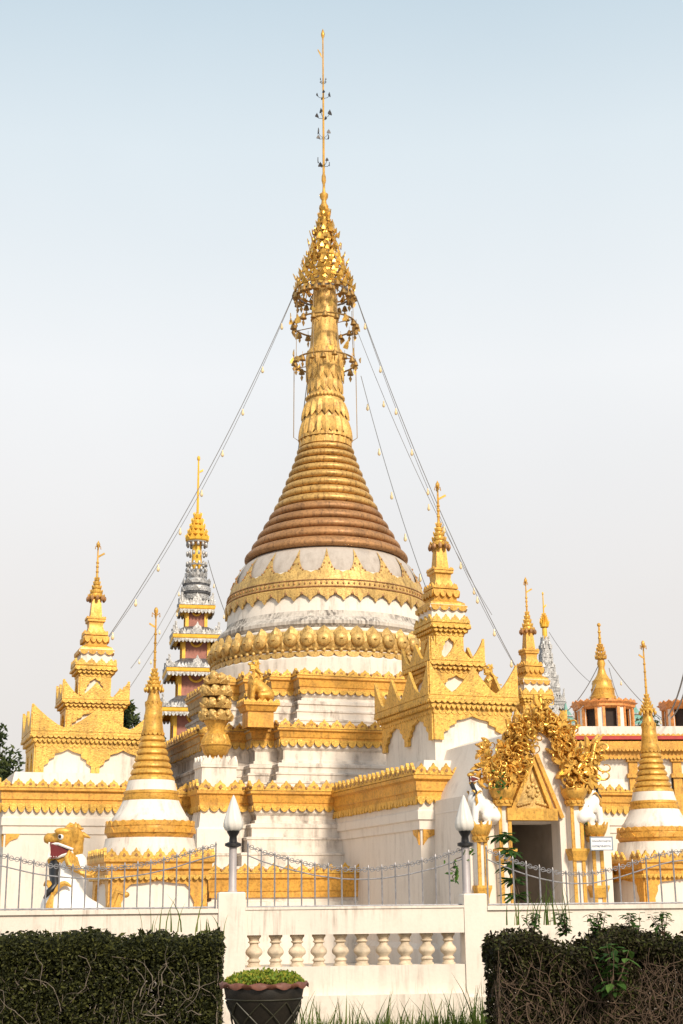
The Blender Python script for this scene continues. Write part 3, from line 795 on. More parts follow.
# pediment
def tri(mb, A, B, Cc, w, y0, y1):
    """a triangular frame strip of width w: apex B, feet A and C"""
    A, B, Cc = Vector(A), Vector(B), Vector(Cc)
    cen = (A + B + Cc) / 3
    ins = [p + (cen - p).normalized() * w for p in (A, B, Cc)]
    o = [A, B, Cc]
    for i in range(3):
        j = (i + 1) % 3
        mb.prism([tuple(o[i]), tuple(o[j]), tuple(ins[j]), tuple(ins[i])], y0, y1)
m = MB(); tri(m, PL(508, 816, -.16), PL(533.5, 756, -.16), PL(557, 816, -.16), .15, -.16, .02)
x0, z0 = PL(508.5, 808, -.2); x1, _ = PL(556.5, 808, -.2); zz = PL(507, 820, -.2)[1]
m.box(x0 - .02, x1 + .02, -.20, .03, zz, z0)
m.build('pediment_frame', 'gold', porch, 0)
m = MB()
for s in (-1, 1):
    A, B = (PL(563, 818, -.07), PL(536.5, 754, -.07)) if s == 1 else (PL(501, 818, -.07), PL(531.5, 754, -.07))
    d = Vector((A[0] - B[0], A[1] - B[1])).normalized(); nn = Vector((d.y, -d.x)) * .035
    m.prism([(A[0] - nn.x, A[1] - nn.y), (A[0] + nn.x, A[1] + nn.y), (B[0] + nn.x, B[1] + nn.y), (B[0] - nn.x, B[1] - nn.y)], -.07, .01)
m.build('outer_gold_strip', 'gold', porch, 0)
m = MB(); m.prism([PL(513, 809, -.09), PL(552, 809, -.09), PL(533, 766, -.09)], -.09, -.02)
xc, zc = PL(532.5, 791, -.09)
for q in range(8):
    a = q * PI / 4; m.ball((xc + .10 * math.cos(a), -.1, zc + .10 * math.sin(a)), (.035, .03, .035), 7, 5)
for s in (-1, 1):
    for q in range(5): m.ball((xc + s * (.08 + q * .05), -.1, zc - .2 - q * .012), (.04, .03, .03), 7, 5)
m.ball((xc, -.1, zc + .22), (.04, .03, .09), 8, 6)
m.build('carved_tympanum', 'oxgold', porch, 40)
# pilasters
def pilaster(px0, px1, ytop, ycap, ymid, big):
    xl, zl = PL(px0, ycap, -.14); xr = PL(px1, ycap, -.14)[0]; xm = (xl + xr) / 2; w = xr - xl
    zt_, zm = PL(px0, ytop, -.14)[1], PL(px0, ymid, -.14)[1]
    m = MB(); m.box(xl, xr, -.14, .02, GZ - .05, zl + .01); p = m.build('pilaster', 'white', porch, 0)
    for s in (-1, 1):
        m = MB(); xs = xm + s * (w / 2 - .035); m.box(xs - .03, xs + .03, -.165, -.12, GZ, zl); m.build('gold_stripe', 'gold', p, 0)
    for zz, hh in ((zm, .16), (GZ + .55, .14)):
        m = MB(); m.T = Matrix.Translation((xm, -.07, zz)); m.sq([(w * .50, -hh), (w * .56, -hh * .6), (w * .70, 0), (w * .70, hh * .25)])
        m.build('gold_block', 'gold', p, 0)
    m = MB(); m.T = Matrix.Translation((xm, -.10, 0)); h = zt_ - zl
    m.lathe([(w * .62, zl), (w * .66, zl + h * .28), (w * .60, zl + h * .3), (w * .80, zl + h * .45), (w * .96, zl + h * .7), (w * .92, zl + h * .86), (w * .6, zl + h * .88)], 20)
    for q in range(9):
        a = 2 * PI * q / 9 + .2; m.petal(a, w * .62, zl + h * .3, w * .98, zl + h * 1.05, w * .62, .03)
    leafring(m, w * .66, zl + h * .28, -.06, 12, SCAL, .03)
    m.build('lotus_capital', 'gold', p, 40)
    return xm, zt_
cl = pilaster(497.5, 510.5, 785, 806, 851, 1); cr = pilaster(569.5, 582, 786, 806, 851, 1)
ol = pilaster(476.5, 487, 822, 842, 888, 0); orr = pilaster(591, 602.5, 823, 842, 888, 0)
# flaming naga ornament: curls and flames climbing both gable edges
def curl(mb, p, ang, L, r, turn, y=0., wob=.06):
    x, z = p; pts = []; rs = []; n = 18
    for i in range(n):
        t = i / (n - 1); pts.append((x, y + math.sin(t * 5 + p[0] * 7) * wob - .10 * math.sin(PI * t), z)); rs.append(r * (1 - .72 * t) * (.75 + .25 * math.sin(PI * min(1, t * 3))))
        ang += turn / n * (.4 + 1.6 * t); x += math.cos(ang) * L / n; z += math.sin(ang) * L / n
    mb.tube(pts, rs, 7); mb.ball(pts[-1], rs[-1] * 2.2, 7, 5)
def flame(mb, p, ang, L, w, y, bend=.6):
    pts = []; n = 8
    x, z = p; a = ang; c = []
    for i in range(n):
        c.append((x, z, a)); a += bend / n; x += math.cos(a) * L / n; z += math.sin(a) * L / n
    lft, rgt = [], []
    for i, (x, z, a) in enumerate(c):
        t = i / (n - 1); ww = w * (math.sin(PI * min(1, .25 + .75 * t)) ** .8) * (1 if t < 1 else 0) + .004
        lft.append((x - math.sin(a) * ww, z + math.cos(a) * ww)); rgt.append((x + math.sin(a) * ww, z - math.cos(a) * ww))
    mb.prism(lft + rgt[::-1], y - .035, y + .035)
random.seed(21)
def inside(p, poly):
    r = False; n = len(poly)
    for i in range(n):
        (x0, y0), (x1, y1) = poly[i], poly[i - 1]
        if (y0 > p[1]) != (y1 > p[1]) and p[0] < (x1 - x0) * (p[1] - y0) / (y1 - y0) + x0: r = not r
    return r
NAGA = [(487, 785), (481, 776), (479, 760), (480, 748), (484, 744), (488, 757), (495, 757), (499, 747), (504, 746), (505, 734), (511, 726), (518, 728), (524, 738), (524, 750), (519, 764), (514, 778), (508, 785)]
CREST = [(518, 746), (513, 732), (519, 722), (527, 717), (531, 709), (537, 704), (543, 709), (548, 716), (557, 719), (563, 728), (559, 744), (549, 740), (538, 733), (527, 740)]
def ornament(name, pxpoly, n, seed, sgn, body):
    random.seed(seed)
    poly = [PL(*p) for p in pxpoly]; xs = [p[0] for p in poly]; zs = [p[1] for p in poly]
    cx, cz = sum(xs) / len(xs), sum(zs) / len(zs); pts = []
    m = MB(); m.prism([(cx + (x - cx) * .80, cz + (z - cz) * .80) for x, z in poly], -.05, .12)
    tries = 0
    while len(pts) < n and tries < 6000:
        tries += 1
        p = (random.uniform(min(xs), max(xs)), random.uniform(min(zs), max(zs)))
        if inside(p, poly) and all((p[0] - q[0]) ** 2 + (p[1] - q[1]) ** 2 > .0036 for q in pts): pts.append(p)
    for p in pts:
        out = math.atan2(p[1] - cz + .12, p[0] - cx)
        y = random.uniform(-.20, -.08)
        if random.random() < .66: curl(m, p, out + random.uniform(-1.4, 1.4), random.uniform(.28, .46), random.uniform(.020, .036), random.choice((-1, 1)) * random.uniform(4.0, 6.5), y, .04)
        else: flame(m, p, out + random.uniform(-.8, .8), random.uniform(.16, .28), random.uniform(.026, .045), y, random.uniform(-1.4, 1.4))
        if random.random() < .25: m.ball((p[0], y - .03, p[1]), random.uniform(.022, .038), 8, 6)
    k = len(poly)
    for i in range(k):
        for q in (0,):
            a, b_ = Vector(poly[i]), Vector(poly[(i + 1) % k]); p = a + (b_ - a) * q
            o = math.atan2(p.y - cz, p.x - cx)
            if p.y < cz - .25 and abs(p.x - cx) < .5: continue
            p2 = p + (Vector((cx, cz)) - p).normalized() * .10
            flame(m, tuple(p2), o * .5 + PI / 4 + random.uniform(-.3, .3) if p.x > cx else PI - ((PI - o) * .5 + PI / 4) + random.uniform(-.3, .3), random.uniform(.18, .28), random.uniform(.032, .048), random.uniform(-.06, .03), random.choice((-1, 1)) * .9)
    for pth in body:
        c = [PL(*p) for p in pth]; pp_ = [(x, -.12, z) for x, z in c]
        m.tube(pp_, [.075 * (1 - .6 * i / (len(pp_) - 1)) for i in range(len(pp_))], 8); m.ball(pp_[-1], .045, 8, 6)
    m.build(name, 'shiny', porch, 50)
mir = lambda P_: [(1075 - x, y + 1) for x, y in P_]
B1 = [[(510, 783), (500, 778), (491, 770), (486, 758), (484, 746), (482, 742)], [(512, 776), (516, 762), (520, 750), (516, 738), (509, 742)], [(503, 772), (496, 762), (502, 754), (509, 758), (507, 766)]]
B2 = [[(524, 740), (519, 728), (526, 720), (533, 724), (530, 731)], [(551, 740), (557, 728), (550, 720), (543, 724), (546, 731)], [(537, 730), (537, 717), (538, 706), (537, 697)]]
ornament('naga_ornament', NAGA, 105, 21, -1, B1); ornament('naga_ornament', mir(NAGA), 105, 22, 1, [mir(p) for p in B1]); ornament('apex_ornament', CREST, 95, 23, 0, B2)
# upright carved plank at the outer right of the gable
m = MB(); m.prism([PL(583, 778), PL(596, 738), PL(599, 742), PL(598, 790), PL(590, 790)], .02, .12); m.build('carved_plank', 'filig', porch, 0)

# ================================================================== GUARDIAN LIONS
def chinthe(label, group, loc, rz, H, mats, detail=False, mirror=1):
    """seated guardian lion facing local -x, H = height; mats = body, mane"""
    t = thing('guardian_lion', label, 'lion statue', loc, rz, group)
    S = H; b = MB(); X = mirror
    P = lambda x, y, z: (x * S * X, y * S, z * S)
    caps(b, [P(.20, 0, .20), P(.06, 0, .34), P(-.09, 0, .46), P(-.085, 0, .59), P(-.03, 0, .74)], [.185 * S, .17 * S, .160 * S, .125 * S, .085 * S], 14)
    for s in (-1, 1):
        caps(b, [P(-.12, .10 * s, .46), P(-.16, .115 * s, .26), P(-.17, .115 * s, .05)], [.085 * S, .065 * S, .055 * S]); b.ball(P(-.21, .115 * s, .035), (.09 * S, .06 * S, .045 * S))
        caps(b, [P(.20, .13 * s, .18), P(.03, .16 * s, .17), P(.06, .16 * s, .04)], [.12 * S, .085 * S, .05 * S]); b.ball(P(-.02, .16 * s, .03), (.10 * S, .055 * S, .04 * S))
    fuse(b, 'body', mats[0], t, .022 * S, 4)
    Q = lambda x, y, z: P((x + .12) * .66 - .085, y * .98, .985 - (.985 - z) * .88)
    h = MB()
    # skull, brow, upper and lower jaw
    h.ball(Q(-.10, 0, .895), (.100 * S, .085 * S, .080 * S), 14, 10)
    caps(h, [Q(-.14, 0, .900), Q(-.25, 0, .888), Q(-.315, 0, .892)], [.070 * S, .046 * S, .036 * S])
    caps(h, [Q(-.06, 0, .775), Q(-.18, 0, .728), Q(-.285, 0, .730)], [.065 * S, .038 * S, .026 * S])
    h.ball(Q(-.315, 0, .918), (.020 * S, .034 * S, .020 * S)); h.ball(Q(-.03, 0, .82), (.05 * S, .07 * S, .07 * S))
    for s in (-1, 1):
        h.ball(Q(-.165, .070 * s, .945), (.06 * S, .03 * S, .026 * S)); h.ball(Q(-.03, .085 * s, .95), (.025 * S, .02 * S, .06 * S))
    fuse(h, 'head', mats[1], t, .014 * S, 3)
    for s in (-1, 1):
        mn = MB()
        for k in range(5):
            pts = [Q(-.085 + .018 * k, .075 * s, .80 - .012 * k), Q(-.105 + .030 * k, (.115 + .003 * k) * s, .745 - .018 * k), Q(-.07 + .042 * k, .135 * s, .69 - .018 * k), Q(.0 + .036 * k, .135 * s, .655 - .010 * k), Q(.06 + .03 * k, .11 * s, .66 - .004 * k)]
            mn.tube(pts, [.008 * S, .017 * S, .020 * S, .015 * S, .004 * S], 7)
        mn.build('mane', mats[1], t, 50)
    for k in range(3):
        tf = MB(); tf.tube([Q(-.14 + .055 * k, 0, .955 - .022 * k * k * .6), Q(-.095 + .065 * k, 0, .995 - .03 * k * k * .6), Q(-.035 + .07 * k, 0, .985 - .036 * k * k * .6)], [.024 * S, .020 * S, .005 * S], 7); tf.build('mane_tuft', mats[1], t, 50)
    tl = MB(); tl.tube([P(.26, .10, .08), P(.33, .14, .22), P(.27, .16, .36), P(.20, .15, .46), P(.24, .15, .56), P(.30, .14, .54)], [.022 * S, .022 * S, .020 * S, .024 * S, .022 * S, .008 * S], 8); tl.ball(P(.30, .14, .54), (.025 * S, .02 * S, .02 * S))
    tl.build('tail', mats[1], t, 50)
    for s in (-1, 1):
        for (a0, b0) in (((-.215, .095, .60), (-.15, .150, .53)), ((-.15, .160, .53), (-.03, .150, .59))):
            pts = []; tr = MB()
            for i in range(9):
                q = i / 8; pts.append(P(a0[0] + (b0[0] - a0[0]) * q, (a0[1] + (b0[1] - a0[1]) * q) * s, a0[2] + (b0[2] - a0[2]) * q + .05 * math.sin(PI * q)))
            tr.tube(pts, [.006 * S + .013 * S * math.sin(PI * i / 8) for i in range(9)], 6); tr.build('gold_trim', mats[1], t, 50)
        tr = MB(); tr.tube([P(-.15, .165 * s, .54), P(-.165, .180 * s, .47), P(-.15, .180 * s, .41), P(-.17, .175 * s, .36)], [.012 * S, .03 * S, .026 * S, .01 * S], 6)
        tr.build('gold_trim', mats[1], t, 50)
    for s in (-1, 1):
        e = MB(); e.ball(Q(-.175, .072 * s, .905), .021 * S, 10, 7); ey = e.build('eye', 'marble', t, 50)
        e = MB(); e.ball(Q(-.183, .088 * s, .905), .012 * S, 8, 6); e.build('pupil', 'black', ey, 50)
    mo = MB(); mo.prism([(((x + .12) * .66 - .085) * S * X, (.985 - (.985 - z) * .88) * S) for x, z in ((-.02, .78), (-.27, .745), (-.285, .865), (-.08, .86))], -.056 * S, .056 * S); mo.build('open_mouth', 'mouth' if mats[0] != 'gold' else mats[1], t, 30)
    if mats[0] != 'gold':
        te = MB()
        for s in (-1, 1):
            for k in range(7):
                for zz, dz in ((.856, -.034), (.757, .032)):
                    te.lathe([(.009 * S, 0), (.002 * S, dz * S)], 5, Q(-.292 + .024 * k, .050 * s, zz))
            te.tube([Q(-.30, .042 * s, .856), Q(-.20, .060 * s, .852), Q(-.05, .075 * s, .81)], .009 * S, 5); te.tube([Q(-.285, .030 * s, .755), Q(-.20, .048 * s, .757), Q(-.05, .075 * s, .79)], .009 * S, 5)
        te.build('teeth', 'marble', t, 30)
        bd = MB(); bd.tube([Q(-.235, 0, .71), Q(-.225, -.06, .62), Q(-.20, -.13, .54), Q(-.26, -.15, .50), Q(-.30, -.15, .455)], [.042 * S, .036 * S, .028 * S, .020 * S, .008 * S], 8); bd.build('black_beard', 'black', t, 50)
    return t
pz = at(73, 880, 24.0)
chinthe('large white guardian lion with gold head and gaping red mouth behind the left fence', 'white and gold guardian lions', (pz.x + .10, pz.y, GZ), R(4), at(70, 824, 24).z - GZ, ('marble', 'gold'), True)
for (xm, zt_), mir, lab in ((ol, 1, 'small white and gold lion on the left outer doorway pilaster, beside a lamp flame'), (orr, -1, 'small white and gold lion on the right outer pilaster of the doorway, above the sign')):
    w = pp + UX * (xm + .06 * mir) + UY * (-.02)
    chinthe(lab, 'white and gold guardian lions', (w.x, w.y, zt_ - .07), AL, .95, ('marble', 'gold'), mirror=mir)

# vase, its plinth, gilded lions on the middle terrace
def vase(label, loc):
    t = thing('flower_vase', label, 'vase', loc, AL, 'gilded flower vases on the terrace corners')
    k = 31.0 / F * 1.0
    m = MB(); m.lathe([(10 * k, 0), (10.5 * k, .05), (8 * k, .10), (8 * k, .16), (12 * k, .24), (14.5 * k, .40), (14.5 * k, .52), (11 * k, .66), (8.5 * k, .72), (8.5 * k, .80), (12 * k, .93), (12.5 * k, .96), (9 * k, .95)], 28)
    for i in range(12):
        a = 2 * PI * i / 12; m.petal(a, 14.6 * k, .44, 11.5 * k, .66, .16, .02)
    m.torus(14.8 * k, .02, (0, 0, .42), 28, 5)
    m.build('vase_body', 'gold', t, 40)
    m = MB(); z = 1.0
    for i, r in enumerate((15, 13.5, 14, 10)):
        n = int(r * .62)
        for q in range(n):
            a = 2 * PI * q / n + i; rr = r * k * .85
            rr *= random.uniform(.86, 1.1); z0_ = z; z = z + random.uniform(-.05, .05); m.ball((rr * math.cos(a), rr * math.sin(a), z + .1), (.10, .10, .12), 8, 6)
            for p in range(5):
                b = 2 * PI * p / 5; m.ball((rr * 1.12 * math.cos(a) + .07 * math.cos(b) * math.sin(a), rr * 1.12 * math.sin(a) - .07 * math.cos(b) * math.cos(a), z + .1 + .075 * math.sin(b)), .045, 6, 5)
            z = z0_
        leafring(m, r * k * .95, z - .04, .16, n, LEAF, .03, lean=.5, jit=.2)
        m.lathe([(r * k * .5, z - .05), (r * k * 1.0, z), (r * k * .4, z + .2)], 14); z += .27
    m.build('lotus_bouquet', 'oxgold', t, 45)
    return t
# corner pier of the lower terrace carrying the vase
z1_, z2_, z3_, zc_ = [zfront(r, 4.58) for r in (791, 807, 813, 780)]
vp = hit(215, 800, LW(0, -3.98), UY); vl = vp - C0
vzb = hit(219, 765, LW(0, -3.98), UY).z
vpl = thing('vase_plinth', 'white crested plinth with a gold band under the gilded flower vase', 'plinth', (vp.x, vp.y, 0), AL)
m = MB(); pgv = rect(.44, .40)
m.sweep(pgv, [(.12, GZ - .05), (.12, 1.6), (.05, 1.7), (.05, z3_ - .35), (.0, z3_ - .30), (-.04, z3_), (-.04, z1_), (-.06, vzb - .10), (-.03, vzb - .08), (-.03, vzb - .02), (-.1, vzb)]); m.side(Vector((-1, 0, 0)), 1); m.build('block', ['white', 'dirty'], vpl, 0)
m = MB(); h = z1_ - z2_; m.sweep(pgv, [(-.06, z2_ - .02), (0, z2_), (0, z2_ + h * .25), (.02, z1_ - h * .28), (.07, z1_ - h * .2), (.07, z1_), (-.1, z1_ + .02)], top=False); m.build('gold_band', 'band', vpl, 0)
m = MB(); leafpoly(m, pgv, .045, z1_, zc_ - z1_, .29, thick=.06, jit=.05, eye=True); leafpoly(m, pgv, -.005, z2_ + .02, z3_ - z2_, .2, shape=SCAL, thick=.05); studs(m, pgv, .075, z1_ + .05, .29, .034); m.build('gold_crest', ['crest', 'oxide'], vpl, 0)
m = MB(); leafpoly(m, pgv, -.05, vzb - .03, .20, .20, thick=.05, jit=.08); leafpoly(m, pgv, -.16, vzb - .01, .20, .20, thick=.05, jit=.08); m.build('white_crest', 'white', vpl, 0)
vase('gilded vase of stacked lotus flowers at the left corner of the stupa terraces', (vp.x, vp.y, vzb + .002))
def lionplinth(label, px, py, dep, lab2):
    w = hit(px, py, LW(0, -dep), UY)
    t = thing('statue_plinth', lab2, 'plinth', (w.x, w.y, 0), AL, 'gilded statue plinths')
    z = w.z; zl = min(z - .34, zfront(728, 3.9) - .02)
    m = MB(); m.sweep(rect(.36, .30), [(-.06, zl), (-.06, z - .20), (-.02, z - .19), (.02, z - .08), (.06, z - .06), (.06, z - .01), (-.05, z)]); m.build('block', 'band', t, 0)
    m = MB(); leafpoly(m, rect(.36, .30), .04, z - .02, .10, .13, thick=.04); m.build('leaf_crest', 'crest', t, 0)
    return chinthe(label, 'gilded lions on the stupa terrace', (w.x, w.y, z + .002), AL, 1.0, ('gold', 'crest'))
lionplinth('gilded lion statue beside the flower vase on the stupa terrace', 258, 704, 3.75, 'gold crested plinth under the gilded lion beside the vase')
lionplinth('gilded lion statue half hidden behind the right edge of the nearest shrine tower', 493, 706, 3.75, 'gold plinth behind the right edge of the nearest shrine tower')

# ================================================================== SMALL CORNER STUPAS
def flat_arch(W, H, pil):
    w = W / 2; i = w - pil
    L_ = [(-i, 0), (-i, H * .45), (-i + .05, H * .58), (-i + .04, H * .66), (-i + .12, H * .76), (-i + .12, H * .83), (-i + .22, H * .89), (-i * .4, H * .90), (0, H * .93)]
    return [(-w, H), (-w, 0)] + L_ + [(-x, z) for x, z in L_[:-1]][::-1] + [(w, 0), (w, H)]
def small_stupa(label, px, Yc):
    c = at(px, 820, Yc)
    t = thing('corner_stupa', label, 'stupa', (c.x, c.y, 0), AL, 'small gilded stupas at the temple corners')
    k = 28.6 / F * .985
    z = lambda y: Zr(y, 28.2, 152)
    q = lambda rows: [(r * k, z(y)) for y, r in rows]
    zb = GZ - .05
    m = MB(); hw = 2.0 / 2
    m.sweep(rect(hw - .12, hw - .12), [(.10, zb), (.10, zb + .25), (0, zb + .3), (0, z(876))]); base = m.build('pedestal', 'wall', t, 0)
    m = MB()
    pg = rect(hw, hw); m.sweep(pg, [(-.1, z(876) - .02), (-.04, z(876)), (-.04, z(872)), (.02, z(870)), (.02, z(865)), (.07, z(863)), (.07, z(860)), (-.3, z(859))])
    m.build('gold_cornice', 'band', base, 0)
    m = MB(); leafpoly(m, pg, .04, z(860.5), z(849) - z(860), .24, thick=.06, jit=.05, eye=True); leafpoly(m, pg, .0, z(876), -.09, .12, shape=SCAL, thick=.05); m.build('leaf_crest', ['crest', 'oxide'], base, 0)
    m = MB()
    for Mx, W in sides(hw - .09, hw - .09):
        m.T = Mx @ Matrix.Translation((0, 0, zb + .3)); m.prism(flat_arch(W, z(876) - zb - .3, .17), -.04, .03)
    m.build('niche_frame', 'band', base, 0)
    m = MB(); m.lathe(q([(861, 47), (850, 46), (846, 44), (839, 43), (838, 38)]), 40)
    m.lathe(q([(822, 38), (818, 37), (816, 35), (806, 29.5), (800, 27)]), 40); m.lathe(q([(792, 25.5), (787, 24), (781, 22.8)]), 40)
    m.build('white_bell', 'white', t, 40)
    m = MB(); m.lathe(q([(840, 38), (838.5, 40.8), (835, 42.6), (830, 43.2), (826, 42.6), (823, 40.5), (821.5, 37)]), 40); leafring(m, 42.3 * k, z(827), z(820.5) - z(826), 26, TOOTH, .04); leafring(m, 42.0 * k, z(834), z(827) - z(834), 13, TOOTH, .06)
    m.build('lotus_girdle', 'band', t, 40)
    m = MB()
    m.lathe(q([(802, 27), (800, 28), (797.5, 28), (797, 26.5), (794.5, 26.5), (794, 27.2), (792, 27), (791, 25)]), 40)
    n = 7; e = [782 - i * (782 - 735) / n for i in range(n + 1)]
    rr = lambda y: 10.5 + (22.5 - 10.5) * ((y - 735) / 47) ** 1.1 if y > 735 else 10.5
    for i in range(n):
        a, b = e[i], e[i + 1]
        m.lathe(q([(a, rr(a) - 2.5), (a, rr(a) - .6), (a - 1.4, rr(a) + .5), ((a + b) / 2, rr((a + b) / 2) + .9), (b + 1.2, rr(b) + .3), (b + .2, rr(b) - 1.4)]), 36)
    m.lathe(q([(735.5, 10), (733, 11), (728, 10), (718, 8.8), (716, 9.3), (714, 8.6), (710, 8.1), (706, 8.4), (703, 7.4), (702, 7.8), (700, 6.6), (692, 5.1), (687, 4.3)]), 32)
    leafring(m, 10.8 * k, z(733), -.06, 16, SCAL, .03); leafring(m, 7.8 * k, z(702), -.10, 12, TOOTH, .03)
    m.build('ringed_spire', 'gold', t, 45)
    m = MB()
    for y, r in ((688, 7.6), (684, 5.6), (680, 4.2), (676, 3), (672, 2.0)):
        leafring(m, r * k, z(y), .075, 12, LEAF, .02, lean=.25, jit=.12); m.torus(r * k, .015, (0, 0, z(y)), 16, 4)
    m.lathe(q([(688, 7.3), (683, 4.8), (676, 2.6), (668, 1.0), (664, .7)]), 14)
    for i in range(12):
        a = 2 * PI * i / 12; m.ball((9 * k * math.cos(a), 9 * k * math.sin(a), z(690)), (.03, .03, .05), 6, 5)
    m.build('umbrella', 'crest', t, 40)
    m = MB(); m.tube([(0, 0, z(668)), (0, 0, z(609))], [.028, .015], 6)
    for y in (660, 652, 643, 634): m.ball((0, 0, z(y)), .035, 7, 5)
    m.ball((0, 0, z(611)), (.045, .045, .08), 8, 6)
    for a in (0, 1.57, 3.14, 4.71): m.tube([(0, 0, z(616)), (.08 * math.cos(a), .08 * math.sin(a), z(613)), (.08 * math.cos(a), .08 * math.sin(a), z(617))], .012, 4)
    m.prism([(-.02, z(626)), (-.13, z(623)), (-.14, z(624.5)), (-.06, z(627)), (0, z(628))], -.01, .01)
    m.build('finial_rod', 'gold', t, 40)
    return t
small_stupa('small gold ringed stupa on a square pedestal at the left, beside the large white lion', 150.5, 28.2)
small_stupa('small gold ringed stupa on a square pedestal at the right edge, behind the fence', 655, 32.6)

# ================================================================== BACKGROUND BUILDINGS
def pyatthat(label, px, Y, rows, top, slim):
    """tin-roofed tiered tower; rows = (eave y, half width px, body half width px)"""
    c = at(px, 650, Y); k = Y / F
    t = thing('tiered_tower', label, 'tower', (c.x, c.y, 0), AL * .6, 'tin-trimmed tiered towers behind the temple')
    z = lambda y: Zr(y, Y, px)
    y0, yh0, yh1, ysh, yb = top
    prev = None
    n = len(rows)
    for i, (ye, hw, bw) in enumerate(rows):
        zl = z(rows[i + 1][0]) if i + 1 < n else 0
        ze = z(ye); H = hw * k; B = bw * k
        m = MB(); m.sweep(rect(B, B), [(0, zl), (0, ze - .05)]); body = m.build('storey', 'dsilver' if slim else 'pink', t, 0)
        m = MB()
        for sx in (-1, 1):
            for sy in (-1, 1): m.box(sx * B - .065, sx * B + .065, sy * B - .065, sy * B + .065, zl + .02, ze - .06)
        for Mx, W in sides(B + .02, B + .02):
            m.T = Mx; m.torus(B * .42, .05, (0, -.02, ze - .1), 16, 4, Matrix.Rotation(PI / 2, 4, 'X')); m.T = Matrix()
        m.build('yellow_frame', 'yellow', body, 0)
        m = MB(); pg = rect(H, H)
        m.sweep(pg, [(-.25, ze - .12), (-.05, ze - .08), (0, ze - .02), (.02, ze + 2.4 * k), (-.1, ze + 2.8 * k)]); m.build('gold_eave' if not slim else 'tin_eave', 'silver' if slim else 'yellow', body, 0)
        m = MB(); leafpoly(m, pg, -.03, ze - .06, -4.2 * k, 3.6 * k, shape=SCAL, thick=.03, jit=.05); m.build('tin_fringe', 'silver', body, 0)
        up = rows[i - 1][2] * k if i else B * .75; zt2 = ze + .42 * (z(rows[i - 1][0]) - ze) if i else ze + 8 * k
        m = MB(); m.sweep(pg, [(-.12, ze + 3.2 * k), (-(H - up) * .5, ze + 3.2 * k + (zt2 - ze) * .45), (-(H - up) * .92, zt2)]); m.build('tin_roof', 'dsilver', body, 0)
        m = MB(); leafpoly(m, pg, -.02, ze + 3 * k, 5.5 * k, 3.2 * k, thick=.03, jit=.15)
        leafpoly(m, pg, -(H - up) * .35, ze + 5 * k, 5 * k, 2.8 * k, thick=.03, jit=.2); leafpoly(m, pg, -(H - up) * .7, ze + 7 * k, 4 * k, 2.8 * k, thick=.03, jit=.2)
        for Mx, W in sides(H - .1, H - .1):
            m.T = Mx @ Matrix.Translation((0, 0, ze + 3 * k)); m.prism([(x * 12 * k, y * 13 * k) for x, y in LEAF], -.05, .05)
            for s in (-1, 1):
                m.prism([(s * W / 2, 0), (s * (W / 2 - 3.5 * k), 0), (s * (W / 2 - 2 * k), 5 * k), (s * (W / 2 + .3 * k), 13 * k)], -.05, .05)
        m.T = Matrix(); m.build('tin_filigree', 'silver', body, 0)
    q = lambda rr: [(r * k, z(y)) for y, r in rr]
    m = MB(); m.lathe(q(yb), 20)
    for y, r in yb[1:-1]:
        leafring(m, r * k * 1.02, z(y) - k, 5.5 * k, 11, LEAF, .05, lean=.15, jit=.2)
    m.mi = 1
    for y, r in yb[1:-1]: m.torus(r * k * .97, .06, (0, 0, z(y) - .1), 20, 5)
    m.build('tin_bulb', ['silver', 'dsilver'], t, 40)
    m = MB(); m.lathe(q(ysh), 12); sh = m.build('gilded_shaft', 'yellow', t, 40)
    m = MB(); hh = yh1 - yh0
    for j in range(5):
        y = yh1 - hh * j / 5; r = (11 if not slim else 3.6) * (1 - j / 5.6)
        leafring(m, r * k, z(y), 6 * k, 12, LEAF, .05, lean=.2, jit=.1); m.torus(r * k, .04, (0, 0, z(y)), 16, 4)
    m.lathe(q([(yh1, 8 if not slim else 4), (yh0, 1)]), 12); m.tube([(0, 0, z(yh0)), (0, 0, z(y0))], [.06, .035], 6); m.ball((0, 0, z(y0 + 1.5)), (.07, .07, .12), 8, 6)
    m.prism([(.05, z(y0 + 16)), (.2, z(y0 + 14)), (.2, z(y0 + 12)), (.05, z(y0 + 14))], -.03, .03)
    m.build('umbrella_finial', 'yellow', t, 40)
    if not slim:
        m = MB()
        for j in range(12):
            a = 2 * PI * j / 12
            for y in (543, 552, 562, 568): m.ball((10 * k * math.cos(a + y), 10 * k * math.sin(a + y), z(y) - .1), (.06, .06, .10), 6, 5)
        for y in (543, 566): m.torus(10.5 * k, .035, (0, 0, z(y)), 20, 4)
        m.build('hanging_tin_bells', 'silver', t, 40)
    return t
pyatthat('tiered tower with pink storeys and tin filigree roofs left of the great stupa', 195, 56,
         [(611, 18, 9.5), (641, 24, 12.5), (675, 30, 16), (715, 36, 20), (760, 48, 28)], (457, 513, 541, [(572, 4), (566, 5.5), (541, 4.5), (538, 3)], [(606, 10), (600, 13), (592, 14), (584, 13), (577, 10), (570, 6)]), False)
pyatthat('thin pale tiered tower far away behind the right shrine tower', 545.5, 95,
         [(652, 4.5, 2.8), (661, 5.5, 3.2), (671, 6.5, 3.8), (681, 8, 4.5), (692, 10, 6), (706, 14, 9), (724, 22, 14)], (592, 617, 627, [(642, 2.2), (634, 2.6), (627, 2.4), (624, 1.5)], [(648, 3), (645, 3), (642, 2.5), (640, 2)]), True)

